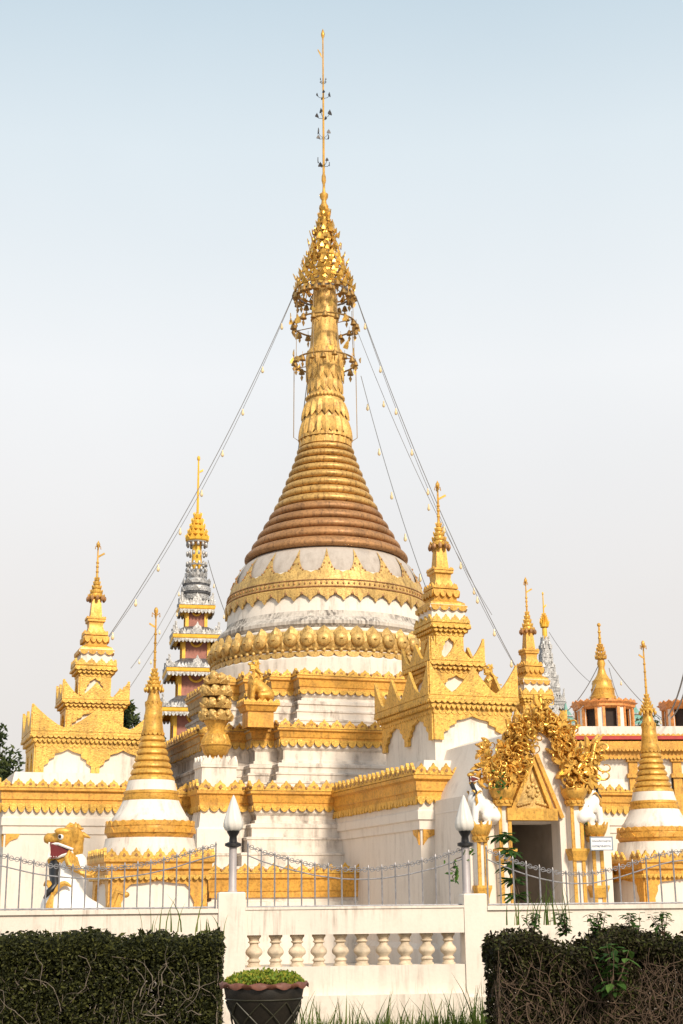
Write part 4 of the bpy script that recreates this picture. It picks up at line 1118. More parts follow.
# right hall with the small pavilion on its roof
YB = 52.0
hc = at(640, 760, YB); kb = YB / F
zb = lambda y: Zr(y, YB, 640)
hall = thing('flat_roofed_hall', 'white hall with red and gold cornice behind the right corner stupa', 'hall', (hc.x, hc.y, 0), R(4))
W0, W1 = -76 * kb, 130 * kb
m = MB(); m.box(W0, W1, 0, 9, 0, zb(757)); m.box(W0 - .2, W1 + .2, -.25, 9.2, zb(736.5), zb(727)); m.build('wall', 'white', hall, 0)
m = MB(); m.box(W0 - .3, W1 + .3, -.40, 9, zb(740.5), zb(737)); m.build('red_fascia', 'red', hall, 0)
m = MB(); m.box(W0 - .2, W1 + .2, -.32, 9, zb(749), zb(742)); m.box(W0 - .1, W1 + .1, -.2, 9, zb(757), zb(749))
leafrow(m, (W0, -.36), (W1, -.36), zb(749), -3.2 * kb, 4 * kb, shape=SCAL, thick=.06); leafrow(m, (W0, -.24), (W1, -.24), zb(757), -3 * kb, 4 * kb, shape=SCAL, thick=.06)
leafrow(m, (W0, -.38), (W1, -.38), zb(737), 2.5 * kb, 5 * kb, thick=.06); m.build('gold_cornice', 'band', hall, 0)
m = MB()
for px in (632, 676, 720):
    x = (px - 640) * kb; m.box(x - .16, x + .16, -.12, .05, 0, zb(757)); m.box(x - .24, x + .24, -.2, .05, zb(762), zb(757)); m.box(x - .24, x + .24, -.2, .05, zb(778), zb(774))
m.build('column', 'band', hall, 0)
m = MB(); m.box(34 * kb - 1.05 + .9, 34 * kb + 1.9, -.02, .06, 0, zb(776)); m.build('dark_doorway', 'darkroom', hall, 0)
# pavilion
def pavilion(label, px, full):
    c = at(px, 720, YB + 3.0); t = thing('roof_pavilion', label, 'pavilion', (c.x, c.y, zb(727) + .003), R(4), 'octagonal pavilions on the hall roof')
    k = (YB + 3.0) / F; Y = YB + 3
    z = lambda y: Zr(y, Y, px) - zb(727)
    a8 = PI / 8; r8 = 27 * k
    m = MB(); m.lathe([(r8 * .86, 0), (r8 * .86, z(710))], 8, a0=a8); m.build('dark_core', 'darkroom', t, 0)
    m = MB()
    for i in range(8):
        a = i * PI / 4 + a8; x, y = r8 * math.cos(a), r8 * math.sin(a)
        m.T = Matrix.Translation((x, y, 0)) @ Matrix.Rotation(a + PI / 2, 4, 'Z'); m.box(-.17, .17, -.04, .06, 0, z(710)); m.T = Matrix()
    m.build('white_pier', 'white', t, 0)
    m = MB()
    for i in range(8):
        a = i * PI / 4
        m.T = Matrix.Rotation(a + PI / 2, 4, 'Z')
        R8 = r8 * math.cos(a8)
        for s in (-1, 1): m.box(s * .29 - .05, s * .29 + .05, -R8 - .12, -R8 + .08, 0, z(710))
        m.T = Matrix()
    m.lathe([(r8 + .02, z(711)), (r8 + .16, z(709)), (r8 + .16, z(707)), (r8 + .28, z(705)), (r8 * .5, z(702))], 8, a0=a8)
    leafring(m, r8 + .15, z(705), 3.5 * k, 24, LEAF, .05); m.build('orange_frame', 'orange', t, 0)
    if full:
        m = MB(); q = lambda rows: [(r * k, z(y)) for y, r in rows]
        m.lathe(q([(700, 13), (697, 13), (696, 11.8), (691, 11.5), (689.5, 12), (688, 10.8), (683, 9.5), (681, 9.6), (679, 7.5), (676, 5.6), (674, 4.6), (668, 3), (664, 4.2), (660, 3.2), (656, 2.5)]), 28)
        m.build('gilded_dome', 'gold', t, 40)
        m = MB()
        for y, r in ((659, 5), (655, 4.2), (651, 3.2), (648, 2.2)): leafring(m, r * k, z(y), 4 * k, 10, LEAF, .04, lean=.2)
        m.tube([(0, 0, z(650)), (0, 0, z(623))], [.07, .03], 6); m.ball((0, 0, z(625)), .08, 8, 6)
        for y in (644, 638, 632): m.ball((0, 0, z(y)), .07, 6, 5)
        m.build('finial', 'gold', t, 40)
    return t
pavilion('octagonal white and orange pavilion with small gold dome on the hall roof', 604.5, True)
pavilion('orange and white roof pavilion cut off by the right edge of the picture', 692, False)
# green roofed hall far behind
def green_roof(label, px, y0, y1, y2, hw, Y):
    c = at(px, y2, Y); k = Y / F; z = lambda y: Zr(y, Y, px)
    t = thing('green_roofed_temple', label, 'temple', (c.x, c.y, 0), R(15))
    m = MB(); m.box(-hw * .7 * k, hw * .7 * k, -hw * .7 * k, hw * .7 * k, 0, z(y2)); m.build('wall', 'pink', t, 0)
    m = MB()
    m.sq([(hw * k, z(y2) - .05), (hw * 1.05 * k, z(y2)), (hw * .55 * k, z((y1 + y2) / 2))]); m.sq([(hw * .62 * k, z((y1 + y2) / 2 + 1)), (hw * .3 * k, z(y1))]); m.sq([(hw * .4 * k, z(y1 + 1)), (hw * .12 * k, z((y0 + y1) / 2)), (.02, z(y0))])
    m.build('roof', 'green', t, 0)
    m = MB()
    for f, yy in ((1.03, y2), (.6, (y1 + y2) / 2 + 1), (.38, y1 + 1)): leafpoly(m, rect(hw * f * k, hw * f * k), 0, z(yy), 2.2 * k, 2.4 * k, thick=.08)
    m.build('roof_trim', 'silver', t, 0)
green_roof('green tiered temple roof peeping between the roof pavilion and the right corner stupa', 636, 702, 714, 727, 11, 78)
green_roof('green tiered temple roof low behind the doorway gable and the pale tower', 567, 703, 716, 733, 13, 84)

# ================================================================== TREES
def tree(label, px, ytop, Y, hw, n, seed):
    random.seed(seed); c = at(px, 760, Y); k = Y / F; H = Zr(ytop, Y, px); W = hw * k
    t = thing('leafy_tree', label, 'tree', (c.x, c.y, 0), 0, 'trees behind the temple')
    m = MB(); pts = [(0, 0, 0), (.1, 0, H * .25), (-.1, .1, H * .5), (.1, 0, H * .8)]; m.tube(pts, [.3, .25, .18, .05], 8)
    tips = []
    for i in range(14):
        a = random.uniform(0, 2 * PI); z0 = H * random.uniform(.3, .7); r = W * random.uniform(.5, .95); z1 = min(H * .97, z0 + H * random.uniform(.12, .4))
        m.tube([(0, 0, z0), (r * .5 * math.cos(a), r * .5 * math.sin(a), (z0 + z1) / 2), (r * math.cos(a), r * math.sin(a), z1)], [.12, .07, .02], 5); tips.append(Vector((r * math.cos(a), r * math.sin(a), z1)))
    m.build('trunk', 'trunk', t, 40)
    m = MB(); cl = []
    for tp in tips:
        for j in range(4): cl.append((tp * random.uniform(.55, 1.02) + Vector((random.gauss(0, W * .13), random.gauss(0, W * .13), random.gauss(0, H * .04))), random.uniform(.5, .95) * max(.9, W * .36)))
    cl.append((Vector((0, 0, H * .92)), W * .3))
    vs, fs = [], []
    for i in range(n):
        c_, r = random.choice(cl); d = Vector((random.gauss(0, 1), random.gauss(0, 1), random.gauss(0, .75))); d = d.normalized() * r * random.random() ** .45
        p = c_ + d; p.z = min(p.z, H * 1.02)
        u = Vector((random.gauss(0, 1), random.gauss(0, 1), random.gauss(0, .7))).normalized(); v = u.orthogonal().normalized(); s = random.uniform(.10, .2)
        b = len(vs); vs += [p - u * s, p + v * s * .45, p + u * s, p - v * s * .45]; fs.append((b, b + 1, b + 2, b + 3))
    m.add(vs, fs); m.build('crown', 'leaft', t, 0)
tree('dark leafy tree at the left edge of the picture, behind the side wing', -14, 724, 62, 48, 15000, 3)
tree('dark leafy tree showing just right of the left shrine tower', 126, 688, 66, 26, 11000, 4)
tree('leafy tree low between the two roof pavilions', 655, 714, 74, 14, 4000, 5)

# ================================================================== CABLES
def cable(label, A, B, sag, n_b, double=True, r=.0105, grp='light strings hung from the spire', bulbs=True):
    A, B = Vector(A), Vector(B)
    t = thing('light_string', label, 'light string', A, 0, grp)
    D = B - A
    def pt(q, off=0): return D * q - Vector((0, 0, sag * 4 * q * (1 - q))) + Vector((0, 0, off))
    m = MB(); m.tube([pt(i / 24) for i in range(25)], r, 4); m.build('cable', 'cable', t, 40)
    if double:
        m = MB(); m.tube([pt(i / 24, -.16 * math.sin(PI * i / 24) - .03) for i in range(25)], r * .7, 4); m.build('second_cable', 'cable', t, 40)
    if bulbs:
        bs = None
        for i in range(n_b):
            q = (i + .6) / n_b; p = pt(q, -.16 * math.sin(PI * q) - .03)
            if bs is None:
                m = MB(); m.lathe([(.008, 0), (.02, -.02), (.02, -.07), (.035, -.10), (.042, -.14), (.03, -.18), (.008, -.195)], 8); bs = m.build('bulb', 'bulb', t, 40); bs.location = p
            else: share(bs, 'bulb', t, p)
zr_ = zx(300); zr2 = zx(372)
def onring(px, py, dy=0): 
    return at(px, py, 36 + dy)
cable('double light string from the spire umbrella down to the left shrine tower', onring(293, 296), at(103.5, 644, 34.0), .55, 9)
cable('double light string from the spire umbrella down to the tower behind the doorway', onring(356, 296), at(518, 671, 35.6), .6, 10)
cable('short dark light string from the lower spire ring to the nearest shrine tower', onring(361, 376, -.3), at(426, 588, 30.0), .25, 5, False)
cable('faint thin wire from the spire running beside the right double light string', onring(357, 330), at(492, 615, 37.0), .5, 3, False, .008)
cable('thin wire running down behind the spire on its left', onring(307, 384, .6), at(288, 520, 41), .1, 2, False, .012)
G2 = 'thin guy wires of the far towers'
for lab, a, b in (('guy wire slanting left from the tin tower', (190, 565, 56), (131, 668, 52)), ('lower guy wire slanting left from the tin tower', (192, 580, 56), (112, 712, 52)),
                  ('guy wire slanting right from the tin tower', (208, 560, 56), (238, 640, 58)), ('guy wire slanting left from the domed roof pavilion', (600, 662, 55), (560, 716, 56)),
                  ('steeper guy wire left of the domed roof pavilion', (602, 668, 55), (576, 712, 54)), ('guy wire slanting right from the domed roof pavilion', (608, 660, 55), (668, 722, 58)),
                  ('steep guy wire right of the domed roof pavilion', (609, 668, 55), (624, 706, 54)), ('guy wire right of the thin pale tower', (549, 632, 95), (590, 682, 95)),
                  ('outer steep wire at the right edge of the picture', (690, 645, 45), (668, 716, 52)), ('inner steep wire at the right edge of the picture', (692, 662, 45), (671, 718, 52))):
    cable(lab, at(*a), at(*b), .3, 3, False, .018 if 'edge' not in lab else .03, G2, bulbs='edge' not in lab and 'tin' in lab)

# ================================================================== BOUNDARY WALL
BA = R(9.0)                                             # plan angle of the wall
BW0 = at(341, 950, 17.5); BO = Vector((BW0.x, BW0.y, 0))
bx = Vector((math.cos(BA), math.sin(BA), 0)); by = Vector((-math.sin(BA), math.cos(BA), 0))
def BL(px, py, dy=0):
    p = hit(px, py, BO + by * dy, by) - BO; return (p.dot(bx), p.z)
def bw(x, y, z=0): return BO + bx * x + by * y + Vector((0, 0, z))
zw = BL(350, 909)[1]; zrail = BL(350, 934)[1]; zsill = BL(350, 966)[1]; zstep = BL(350, 995)[1]
xa0, xa1 = BL(218, 940)[0], BL(245, 940)[0]; xb0, xb1 = BL(465, 940)[0], BL(488, 940)[0]
def bthing(name, label, cat, x, y=0, z=0, group=None):
    w = bw(x, y, z); return thing(name, label, cat, w, BA, group)
# balustrade bay
bal = bthing('balustrade', 'cream balustrade bay with turned sandstone balusters between two piers', 'balustrade', (xa1 + xb0) / 2)
L = (xb0 - xa1) / 2 - .003
m = MB(); m.box(-L, L, 0, .26, zrail, zw); m.box(-L, L, -.015, .275, zw - .02 + .023, zw + .03); m.build('top_rail', 'boundary_plaster', bal, 0)
m = MB(); m.sweep(rect(L, .15, 0, .13), [(.0, -.1), (0, zstep - .03)]); m.box(-L, L, -.10, .2, -.1, zstep); m.box(-L, L, .01, .27, zstep, zsill); m.build('low_wall', 'boundary_plaster', bal, 0)
h = zrail - zsill
prof = [(.092, 0), (.092, .03), (.075, .04), (.070, .08), (.085, .10), (.085, .115), (.060, .15), (.062, .17), (.105, .23), (.112, .27), (.098, .32), (.058, .38), (.055, .42), (.078, .44), (.078, .455), (.062, .47), (.075, .52), (.092, .545), (.092, .58)]
s = h / .58
first = None
for i in range(10):
    x = BL(255 + i * 21.75, 950)[0] - (xa1 + xb0) / 2
    if first is None:
        m = MB(); m.lathe([(r * .92, z * s) for r, z in prof], 20, (0, 0, 0)); first = m.build('baluster', 'stone', bal, 40); first.location = (x, .13, zsill)
    else: share(first, 'baluster', bal, (x, .13, zsill), random.uniform(0, 6)).scale = (random.uniform(.95, 1.04), random.uniform(.95, 1.04), random.uniform(.992, 1.0))
piers = []
for x0, x1, py, lab in ((xa0, xa1, 892, 'square cream gate pier left of the balustrade, carrying a lamp post'), (xb0, xb1, 893.5, 'square cream gate pier right of the balustrade, carrying a lamp post')):
    hw = (x1 - x0) / 2; zp = BL((218 + 245) / 2 if 'left' in lab else 476, py)[1]
    t = bthing('wall_pier', lab, 'pier', (x0 + x1) / 2, .13, 0, 'piers of the boundary wall')
    m = MB(); m.sweep(rect(hw, hw), [(.05, -.1), (.05, zstep - .05), (0, zstep - .02), (0, zp - .015), (-.015, zp)]); m.build('shaft', 'boundary_plaster', t, 0); piers.append(((x0 + x1) / 2, zp))
def plainwall(label, x0, x1):
    t = bthing('boundary_wall', label, 'wall', (x0 + x1) / 2, 0, 0, 'plain stretches of the boundary wall'); l = (x1 - x0) / 2 - .003
    m = MB(); m.box(-l, l, 0, .26, -.1, zw - .03); m.build('masonry', 'boundary_plaster', t, 0)
    m = MB(); m.box(-l, l, -.03, .29, zw - .03, zw + .02); m.build('coping', 'boundary_plaster', t, 0)
plainwall('plain cream wall behind the left hedge', xa0 - 6.5, xa0); plainwall('plain cream wall behind the right hedge', xb1, xb1 + 7)
# lamps
for (x, zp), pxs in zip(piers, (233.5, 470)):
    off = BL(pxs, 880)[0] - x if pxs < 300 else BL(468.5, 870)[0] - x
    t = bthing('lamp_post', 'flame shaped frosted lamp on a short grey post on the left pier' if pxs < 300 else 'flame shaped frosted lamp on a short grey post beside the doorway lion', 'lamp', x + off, .13, zp, 'flame lamps on the wall piers')
    hb = BL(pxs, 835, .13)[1] - zp; k = 17.5 / F
    m = MB(); m.lathe([(.055, .001), (.055, .02), (.047, .03), (.047, hb - .12)], 14); m.build('post', 'post', t, 40)
    m = MB(); m.lathe([(.05, hb - .15), (.10, hb - .13), (.10, hb - .10), (.05, hb - .08), (.045, hb - .02), (.075, hb + .03), (.08, hb + .05)], 14); m.build('collar', 'black', t, 40)
    m = MB(); hl = BL(pxs, 795, .13)[1] - zp
    def fl(r, z, a):
        q = (z - hb - .04) / (hl - hb - .04); return r * (1 + .06 * math.sin(9 * a + q * 5))
    D_ = hl - hb - .04
    m.lathe([(r_, hb + .04 + D_ * q_) for r_, q_ in ((.065, 0), (.098, .05), (.117, .14), (.118, .24), (.104, .38), (.080, .54), (.058, .70), (.034, .85), (.014, .96), (.003, 1))], 36, fn=fl); m.build('flame_shade', 'glass', t, 60)
# fence
def fence(label, px0, px1, tops, y0=.13):
    xs0, xs1 = BL(px0, 880, y0)[0], BL(px1, 880, y0)[0]
    t = bthing('iron_fence', label, 'fence', (xs0 + xs1) / 2, y0, 0, 'grey iron fence panels on the wall'); cx = (xs0 + xs1) / 2
    def top(px):
        for (a, ya), (b, yb_) in zip(tops, tops[1:]):
            if a <= px <= b:
                q = (px - a) / (b - a); return ya + (yb_ - ya) * q
        return tops[0][1] if px < tops[0][0] else tops[-1][1]
    zb_ = zw + .035
    n = max(2, round(abs(px1 - px0) / 13.2)); P = []
    for i in range(n + 1):
        px = px0 + (px1 - px0) * i / n; x, z = BL(px, top(px), y0); x -= cx; P.append((x, z))
        m = MB(); m.tube([(0, 0, zb_ - .02), (0, 0, z - .05)], .0105, 6); m.lathe([(.0105, z - .05), (.015, z - .035), (.002, z)], 6)
        o = m.build('picket', 'iron', t, 40); o.location = (x, 0, 0)
    m = MB(); m.tube([(P[0][0], 0, zb_), (P[-1][0], 0, zb_)], .013, 6); m.build('bottom_rail', 'iron', t, 40)
    m = MB(); m.tube([(x, .012, z - .17) for x, z in P], .008, 5); m.tube([(x, .012, z - .055) for x, z in P], .006, 5); m.build('curved_rail', 'iron', t, 40)
    m = MB(); pts = []
    for (x0, z0), (x1, z1) in zip(P, P[1:]):
        for q in (.28, .72):
            xc = x0 + (x1 - x0) * q; zc = z0 + (z1 - z0) * q - .075
            for j in range(13):
                a = PI + j / 12 * 2.6 * PI * (1 if q < .5 else -1); r = .026; pts.append((xc + r * math.cos(a), .004, zc + r * math.sin(a) + .02))
    m.tube(pts, .0045, 5)
    m.build('scrollwork', 'iron', t, 40)
fence('sagging iron fence panel on the wall above the left hedge', -18, 216, [(-18, 846), (10, 853), (40, 860), (80, 864), (110, 864), (145, 860), (175, 853), (200, 845), (216, 841)])
fence('sagging iron fence panel above the balustrade between the two lamps', 248, 462, [(248, 841), (262, 847), (285, 854), (315, 861), (345, 865), (375, 865), (405, 861), (435, 854), (462, 845)])
fence('sagging iron fence panel on the wall above the right hedge', 486, 712, [(486, 845), (500, 851), (520, 859), (545, 866), (570, 870), (595, 869), (620, 863), (645, 855), (668, 848), (690, 846), (712, 850)])
# sign
sg = hit(601.5, 843.5, pp + UY * -.38, UY)
t = thing('notice_sign', 'small white sign with blue frame and blue lettering under the right lion', 'sign', sg, AL * .4)
m = MB(); m.box(-.19, .19, 0, .02, -.105, .105); m.build('panel', 'signw', t, 0)
m = MB(); m.box(-.20, -.184, -.008, .024, -.115, .115); m.box(.184, .20, -.008, .024, -.115, .115); m.box(-.184, .184, -.008, .024, .10, .115); m.box(-.184, .184, -.008, .024, -.115, -.10); m.tube([(0, .02, 0), (0, .22, .0)], .02, 6); m.build('frame', 'signb', t, 0)
for txt, z, sz in (('โปรดแต่งกายสุภาพ', .028, .062), ('เขตพุทธสถาน', -.062, .058)):
    cu = bpy.data.curves.new('lettering', 'FONT'); cu.body = txt; cu.size = sz; cu.align_x = 'CENTER'; cu.extrude = .001
    o = bpy.data.objects.new('lettering', cu); COL.objects.link(o)
    dg = bpy.context.evaluated_depsgraph_get(); me = bpy.data.meshes.new_from_object(o.evaluated_get(dg), depsgraph=dg); bpy.data.objects.remove(o)
    w = max((v.co.x for v in me.vertices), default=.15) - min((v.co.x for v in me.vertices), default=-.15)
    me.materials.clear(); me.materials.append(MT['ink'])
    o = bpy.data.objects.new('lettering', me); COL.objects.link(o); o.parent = t; o.rotation_euler = (PI / 2, 0, 0); o.location = (0, -.004, z); f = .33 / max(w, .05); o.scale = (f, min(f, 1.25), 1)

# ================================================================== GROUND
m = MB(); m.add([(-3000, -60, 0), (3000, -60, 0), (3000, 6000, 0), (-3000, 6000, 0)], [(0, 1, 2, 3)])
g = m.build('ground', plain('dry_earth', (.12, .10, .065), .95, 0, .4, .7), None, 0); tag(g, kind='structure')
m = MB(); wv = lambda x, y: tuple(bw(x, y))[:2]
pgc = [wv(-30, .30), wv(32, .30), wv(32, 46), wv(-30, 46)]
m.sweep(pgc, [(0, -.2), (0, GZ)]); g = m.build('courtyard_ground', 'court', None, 0); tag(g, kind='structure')
# ================================================================== HEDGES AND PLANTS
def hedge(label, px0, px1, ytop, Yf, dep, n, ntw, mat, seed, rag=.06, gap=.1):
    random.seed(seed)
    A = at(px0, ytop, Yf); B = at(px1, ytop, Yf * (1 + .0)); w = B.x - A.x; H = A.z
    t = thing('hedge', label, 'hedge', ((A.x + B.x) / 2, Yf + dep / 2, 0), BA * .6)
    m = MB()
    def topz(x): return H + rag * noise.noise((x * 1.7, seed, 0)) * 2
    for i in range(ntw):
        x = random.uniform(-w / 2, w / 2); y = random.uniform(-dep / 2, dep / 2) if random.random() < .4 else -dep / 2 + abs(random.gauss(0, .10)); p = Vector((x, y, random.uniform(0, H * .75))); d = Vector((random.gauss(0, .35), random.gauss(0, .2), 1)); pts = [p.copy()]
        if random.random() < .45: d = Vector((random.gauss(0, 1), random.gauss(0, .25), random.gauss(.1, .6)))
        for j in range(random.randint(5, 9)):
            d = (d.normalized() + Vector((random.gauss(0, .42), random.gauss(0, .2), random.gauss(.06, .3)))).normalized(); p = p + d * random.uniform(.05, .11)
            p.x = max(-w / 2, min(w / 2, p.x)); p.y = max(-dep / 2 - .05, min(dep / 2, p.y))
            if p.z > topz(p.x) + .03 or p.z < 0: break
            pts.append(p.copy())
        if len(pts) > 2: r = random.uniform(.0022, .0065); m.tube(pts, [r * (1 - .6 * q / (len(pts) - 1)) for q in range(len(pts))], 5)
    m.build('branches', 'bark' if mat == 'leafb' else 'greytwig', t, 40)
    m = MB(); vs = []; fs = []
    for i in range(n):
        x = random.uniform(-w / 2, w / 2); tz = topz(x)
        c = noise.noise((x * 2.4, seed * 1.3, 5)) 
        if random.random() < .35: z = tz - abs(random.gauss(0, .06)); y = random.uniform(-dep / 2, dep / 2)
        else:
            z = random.uniform(0, tz); y = -dep / 2 + abs(random.gauss(0, .2)) if random.random() < .5 else random.uniform(-dep / 2, dep / 2)
            g_ = noise.noise((x * 3.2, z * 3.6, seed))
            if g_ > gap and random.random() < (.75 if y < -.1 else .12): continue
            if mat == 'leafb' and c < .05 + .3 * noise.noise((x * 1.1, z * 1.4, 9)) and y < -dep * .2 and random.random() < .8: continue
        if random.random() < .10: z = tz + random.uniform(0, .16) * random.random()
        p = Vector((x, y, z)); u = Vector((random.gauss(0, 1), random.gauss(0, 1), random.gauss(.25, .8))).normalized(); v = u.orthogonal().normalized(); v.rotate(Matrix.Rotation(random.uniform(0, 6), 3, u)); s = random.uniform(.011, .026) * (1.9 if y > .02 else 1)
        b = len(vs); vs += [p - u * s, p - u * s * .2 + v * s * .5, p + u * s * 1.1, p - u * s * .2 - v * s * .5]; fs.append((b, b + 1, b + 2, b + 3))
    m.add(vs, fs)
    m.build('foliage', mat, t, 0)
    return t
hedge('dark clipped leafy hedge at the lower left, with bare grey stems', -14, 219, 950, 14.2, .75, 110000, 240, 'leafh', 11, .085, gap=.48)
hedge('brown twiggy half bare hedge at the lower right', 492, 712, 949, 14.6, .8, 95000, 800, 'leafb', 12, .08, gap=.50)
# planter
pc = at(264, 985, 12.3); k = 12.3 / F
pz0 = at(264, 985, 12.0).z
pl = thing('flower_pot', 'large dark glazed pot with wavy terracotta rim in front of the balustrade', 'flower pot', (pc.x, pc.y, 0))
r = 41 * k
m = MB(); m.lathe([(r * .56, 0), (r * .56, pz0 - .52), (r * .50, pz0 - .5), (r * .52, pz0 - .47), (r * .62, pz0 - .36), (r * .76, pz0 - .24), (r * .88, pz0 - .12), (r * .93, pz0 - .03), (r * .90, pz0), (r * .82, pz0 - .04)], 40); m.build('glazed_body', 'pot', pl, 40)
m = MB(); vs = []; fs = []; NN = 160
for i in range(NN):
    a = 2 * PI * i / NN; w_ = .014 * math.sin(11 * a + .6)
    for (rr, zz) in ((.90, .0), (1.0, -.003), (1.04, -.018 - w_ * 1.5), (1.03, -.036 - w_ * 1.5), (.95, -.035), (.91, -.045)): vs.append((r * rr * math.cos(a), r * rr * math.sin(a), pz0 + zz + .01 + w_ * .5))
for i in range(NN):
    j = (i + 1) % NN
    for q in range(6): fs.append((i * 6 + q, j * 6 + q, j * 6 + (q + 1) % 6, i * 6 + (q + 1) % 6))
m.add(vs, fs); m.build('wavy_rim', 'terra', pl, 60)
m = MB()
def bodyr(z):
    q = (z - (pz0 - .48)) / .45; return r * (.52 + .41 * min(1, max(0, q)) ** .85) + .012
for i in range(9):
    a0 = 2 * PI * i / 9 - .9
    for (da, z0, dz) in ((0, -.14, -.2), (2 * PI / 9, -.34, .2)):
        m.tube([(bodyr(pz0 + z0 + dz * q) * math.cos(a0 + 2 * PI / 9 * q + da), bodyr(pz0 + z0 + dz * q) * math.sin(a0 + 2 * PI / 9 * q + da), pz0 + z0 + dz * q) for q in (0, .25, .5, .75, 1)], .006, 5)
m.tube([(bodyr(pz0 - .12) * math.cos(2 * PI * i / 48), bodyr(pz0 - .12) * math.sin(2 * PI * i / 48), pz0 - .12) for i in range(49)], .006, 5)
m.build('incised_lines', 'line', pl, 40)
m = MB(); vs = []; fs = []; random.seed(5)
for i in range(5200):
    a = random.uniform(0, 2 * PI); q = math.sqrt(random.random()) * .93; z = pz0 - .03 + .075 * (1 - q ** 3) + random.uniform(0, .05) * (1 + noise.noise((q * 5 * math.cos(a), q * 5 * math.sin(a), 0)))
    p = Vector((r * q * math.cos(a), r * q * math.sin(a), z)); u = Vector((random.gauss(0, .7), random.gauss(0, .7), random.gauss(.8, .5))).normalized(); v = u.orthogonal().normalized(); v.rotate(Matrix.Rotation(random.uniform(0, 6), 3, u)); s = random.uniform(.008, .018)
    b = len(vs); vs += [p - u * s, p + v * s * .7, p + u * s, p - v * s * .7]; fs.append((b, b + 1, b + 2, b + 3))
m.add(vs, fs); m.build('ground_cover', 'sedum', pl, 0)
m = MB(); m.lathe([(.01, pz0 - .02), (r * .86, pz0 - .04)], 24, cap=False); m.build('soil', 'soil', pl, 0)
# grass
def blades(mb, p, n, hmin, hmax, spread, wid=.006):
    for i in range(n):
        q = Vector((p[0] + random.gauss(0, spread), p[1] + random.gauss(0, spread * .6), p[2])); a = random.uniform(0, 2 * PI); h = random.uniform(hmin, hmax); ln = random.uniform(.05, .45) * h
        d = Vector((math.cos(a), math.sin(a), 0)); sd = Vector((-d.y, d.x, 0)); vs = []; N = 5
        sd = Vector((1, 0, 0)) * .8 + sd * .4
        for j in range(N):
            t = j / (N - 1); c = q + Vector((0, 0, h * t * (1 - .12 * t))) + d * ln * t * t; w = wid * (1 - t ** 1.5) + .0006
            vs += [c - sd * w, c + sd * w]
        mb.add(vs, [(2 * j, 2 * j + 1, 2 * j + 3, 2 * j + 2) for j in range(N - 1)])
random.seed(9)
m = MB()
for i in range(230):
    x = random.uniform(BL(285, 1000)[0], BL(500, 1000)[0]); w = bw(x, -random.uniform(.15, 1.5)); blades(m, (w.x, w.y, 0), random.randint(3, 7), .16, .40 if random.random() < .8 else .68, .06, .010)
for px, h in ((480, .85), (486, .7), (474, .75), (440, .5), (448, .55), (292, .55), (297, .6), (303, .5), (455, .6), (466, .65), (376, .36), (410, .42), (345, .45), (425, .45)):
    w = at(px, 1015, 16.6); blades(m, (w.x, w.y, 0), 7, h * .6, h * 1.25, .06, .009)
for i in range(700):
    w = Vector((random.uniform(-7, 8), random.uniform(11.5, 16), 0)); blades(m, w, 3, .05, .2, .08)
g = m.build('grass', 'grass', None, 0); tag(g, 'long green grass growing along the foot of the balustrade', 'grass', kind='stuff')
def clump(name, label, px, py, Y, n, hmin, hmax, wid, z=None):
    w = at(px, py, Y); t = thing(name, label, 'weeds', (w.x, w.y, w.z if z is None else z), 0, 'grass tufts above the hedges')
    m = MB(); blades(m, (0, 0, 0), n, hmin, hmax, .10, wid); m.build('blades', 'grass', t, 0); return t
clump('grass_tuft', 'tall thin grass tuft above the right hedge in front of the doorway', 553, 925, 15.6, 16, .3, .62, .007)
clump('grass_tuft', 'grass tuft just right of the right pier above the hedge', 525, 925, 15.6, 9, .15, .42, .007)
clump('grass_tuft', 'broad bladed grass tuft above the right end of the left hedge', 184, 932, 15.2, 5, .25, .52, .012)
clump('grass_tuft', 'sparse grass blades above the left hedge beside the left pier', 208, 935, 15.0, 8, .12, .30, .009)
clump('grass_tuft', 'sparse grass blades above the middle of the left hedge', 150, 932, 15.2, 5, .15, .42, .006)
def leafy(name, label, px, py, Y, H, n, size, mat='leafg', stems=5, z=None, spread=.12, group=None):
    w = at(px, py, Y); t = thing(name, label, 'plant', (w.x, w.y, w.z if z is None else z), 0, group)
    m, l = MB(), MB()
    for s_i in range(stems):
        p = Vector((0, 0, 0)); pts = [p.copy()]; d = Vector((random.gauss(0, spread * 2), random.gauss(0, spread), 1)).normalized()
        for j in range(6):
            d = (d + Vector((random.gauss(0, .15), random.gauss(0, .12), .1))).normalized(); p = p + d * H / 6; pts.append(p.copy())
            for q in range(max(1, n // (stems * 6))):
                a = random.uniform(0, 2 * PI); u = Vector((math.cos(a), math.sin(a), random.uniform(-.5, .35))).normalized(); v = u.cross(Vector((0, 0, 1))).normalized(); s = size * random.uniform(.6, 1.15); c = p + u * .01; nrm = u.cross(v) * -1
                pts2 = [c, c + u * s * .35 + v * s * .26, c + u * s * .7 + v * s * .2 - Vector((0, 0, s * .06)), c + u * s - Vector((0, 0, s * .2)), c + u * s * .7 - v * s * .2 - Vector((0, 0, s * .06)), c + u * s * .35 - v * s * .26]
                l.add(pts2, [(0, 1, 2, 3), (0, 3, 4, 5)])
        m.tube(pts, [.008 - .001 * q for q in range(7)], 5)
    m.build('stem', 'bark', t, 40); l.build('leaves', mat, t, 0); return t
random.seed(31)
for i, (px, lab) in enumerate(((384, 'low leafy weed at the foot of the balustrade below the middle balusters'), (330, 'low leafy weed at the foot of the balustrade near the pot'), (425, 'low leafy weed at the foot of the balustrade below the right balusters'), (480, 'low leafy weed beside the right hedge at the foot of the pier'))):
    leafy('low_weed', lab, px, 1022, 16.4, .16, 70, .07, stems=7, spread=.35, z=0.02, group='weeds along the wall foot')
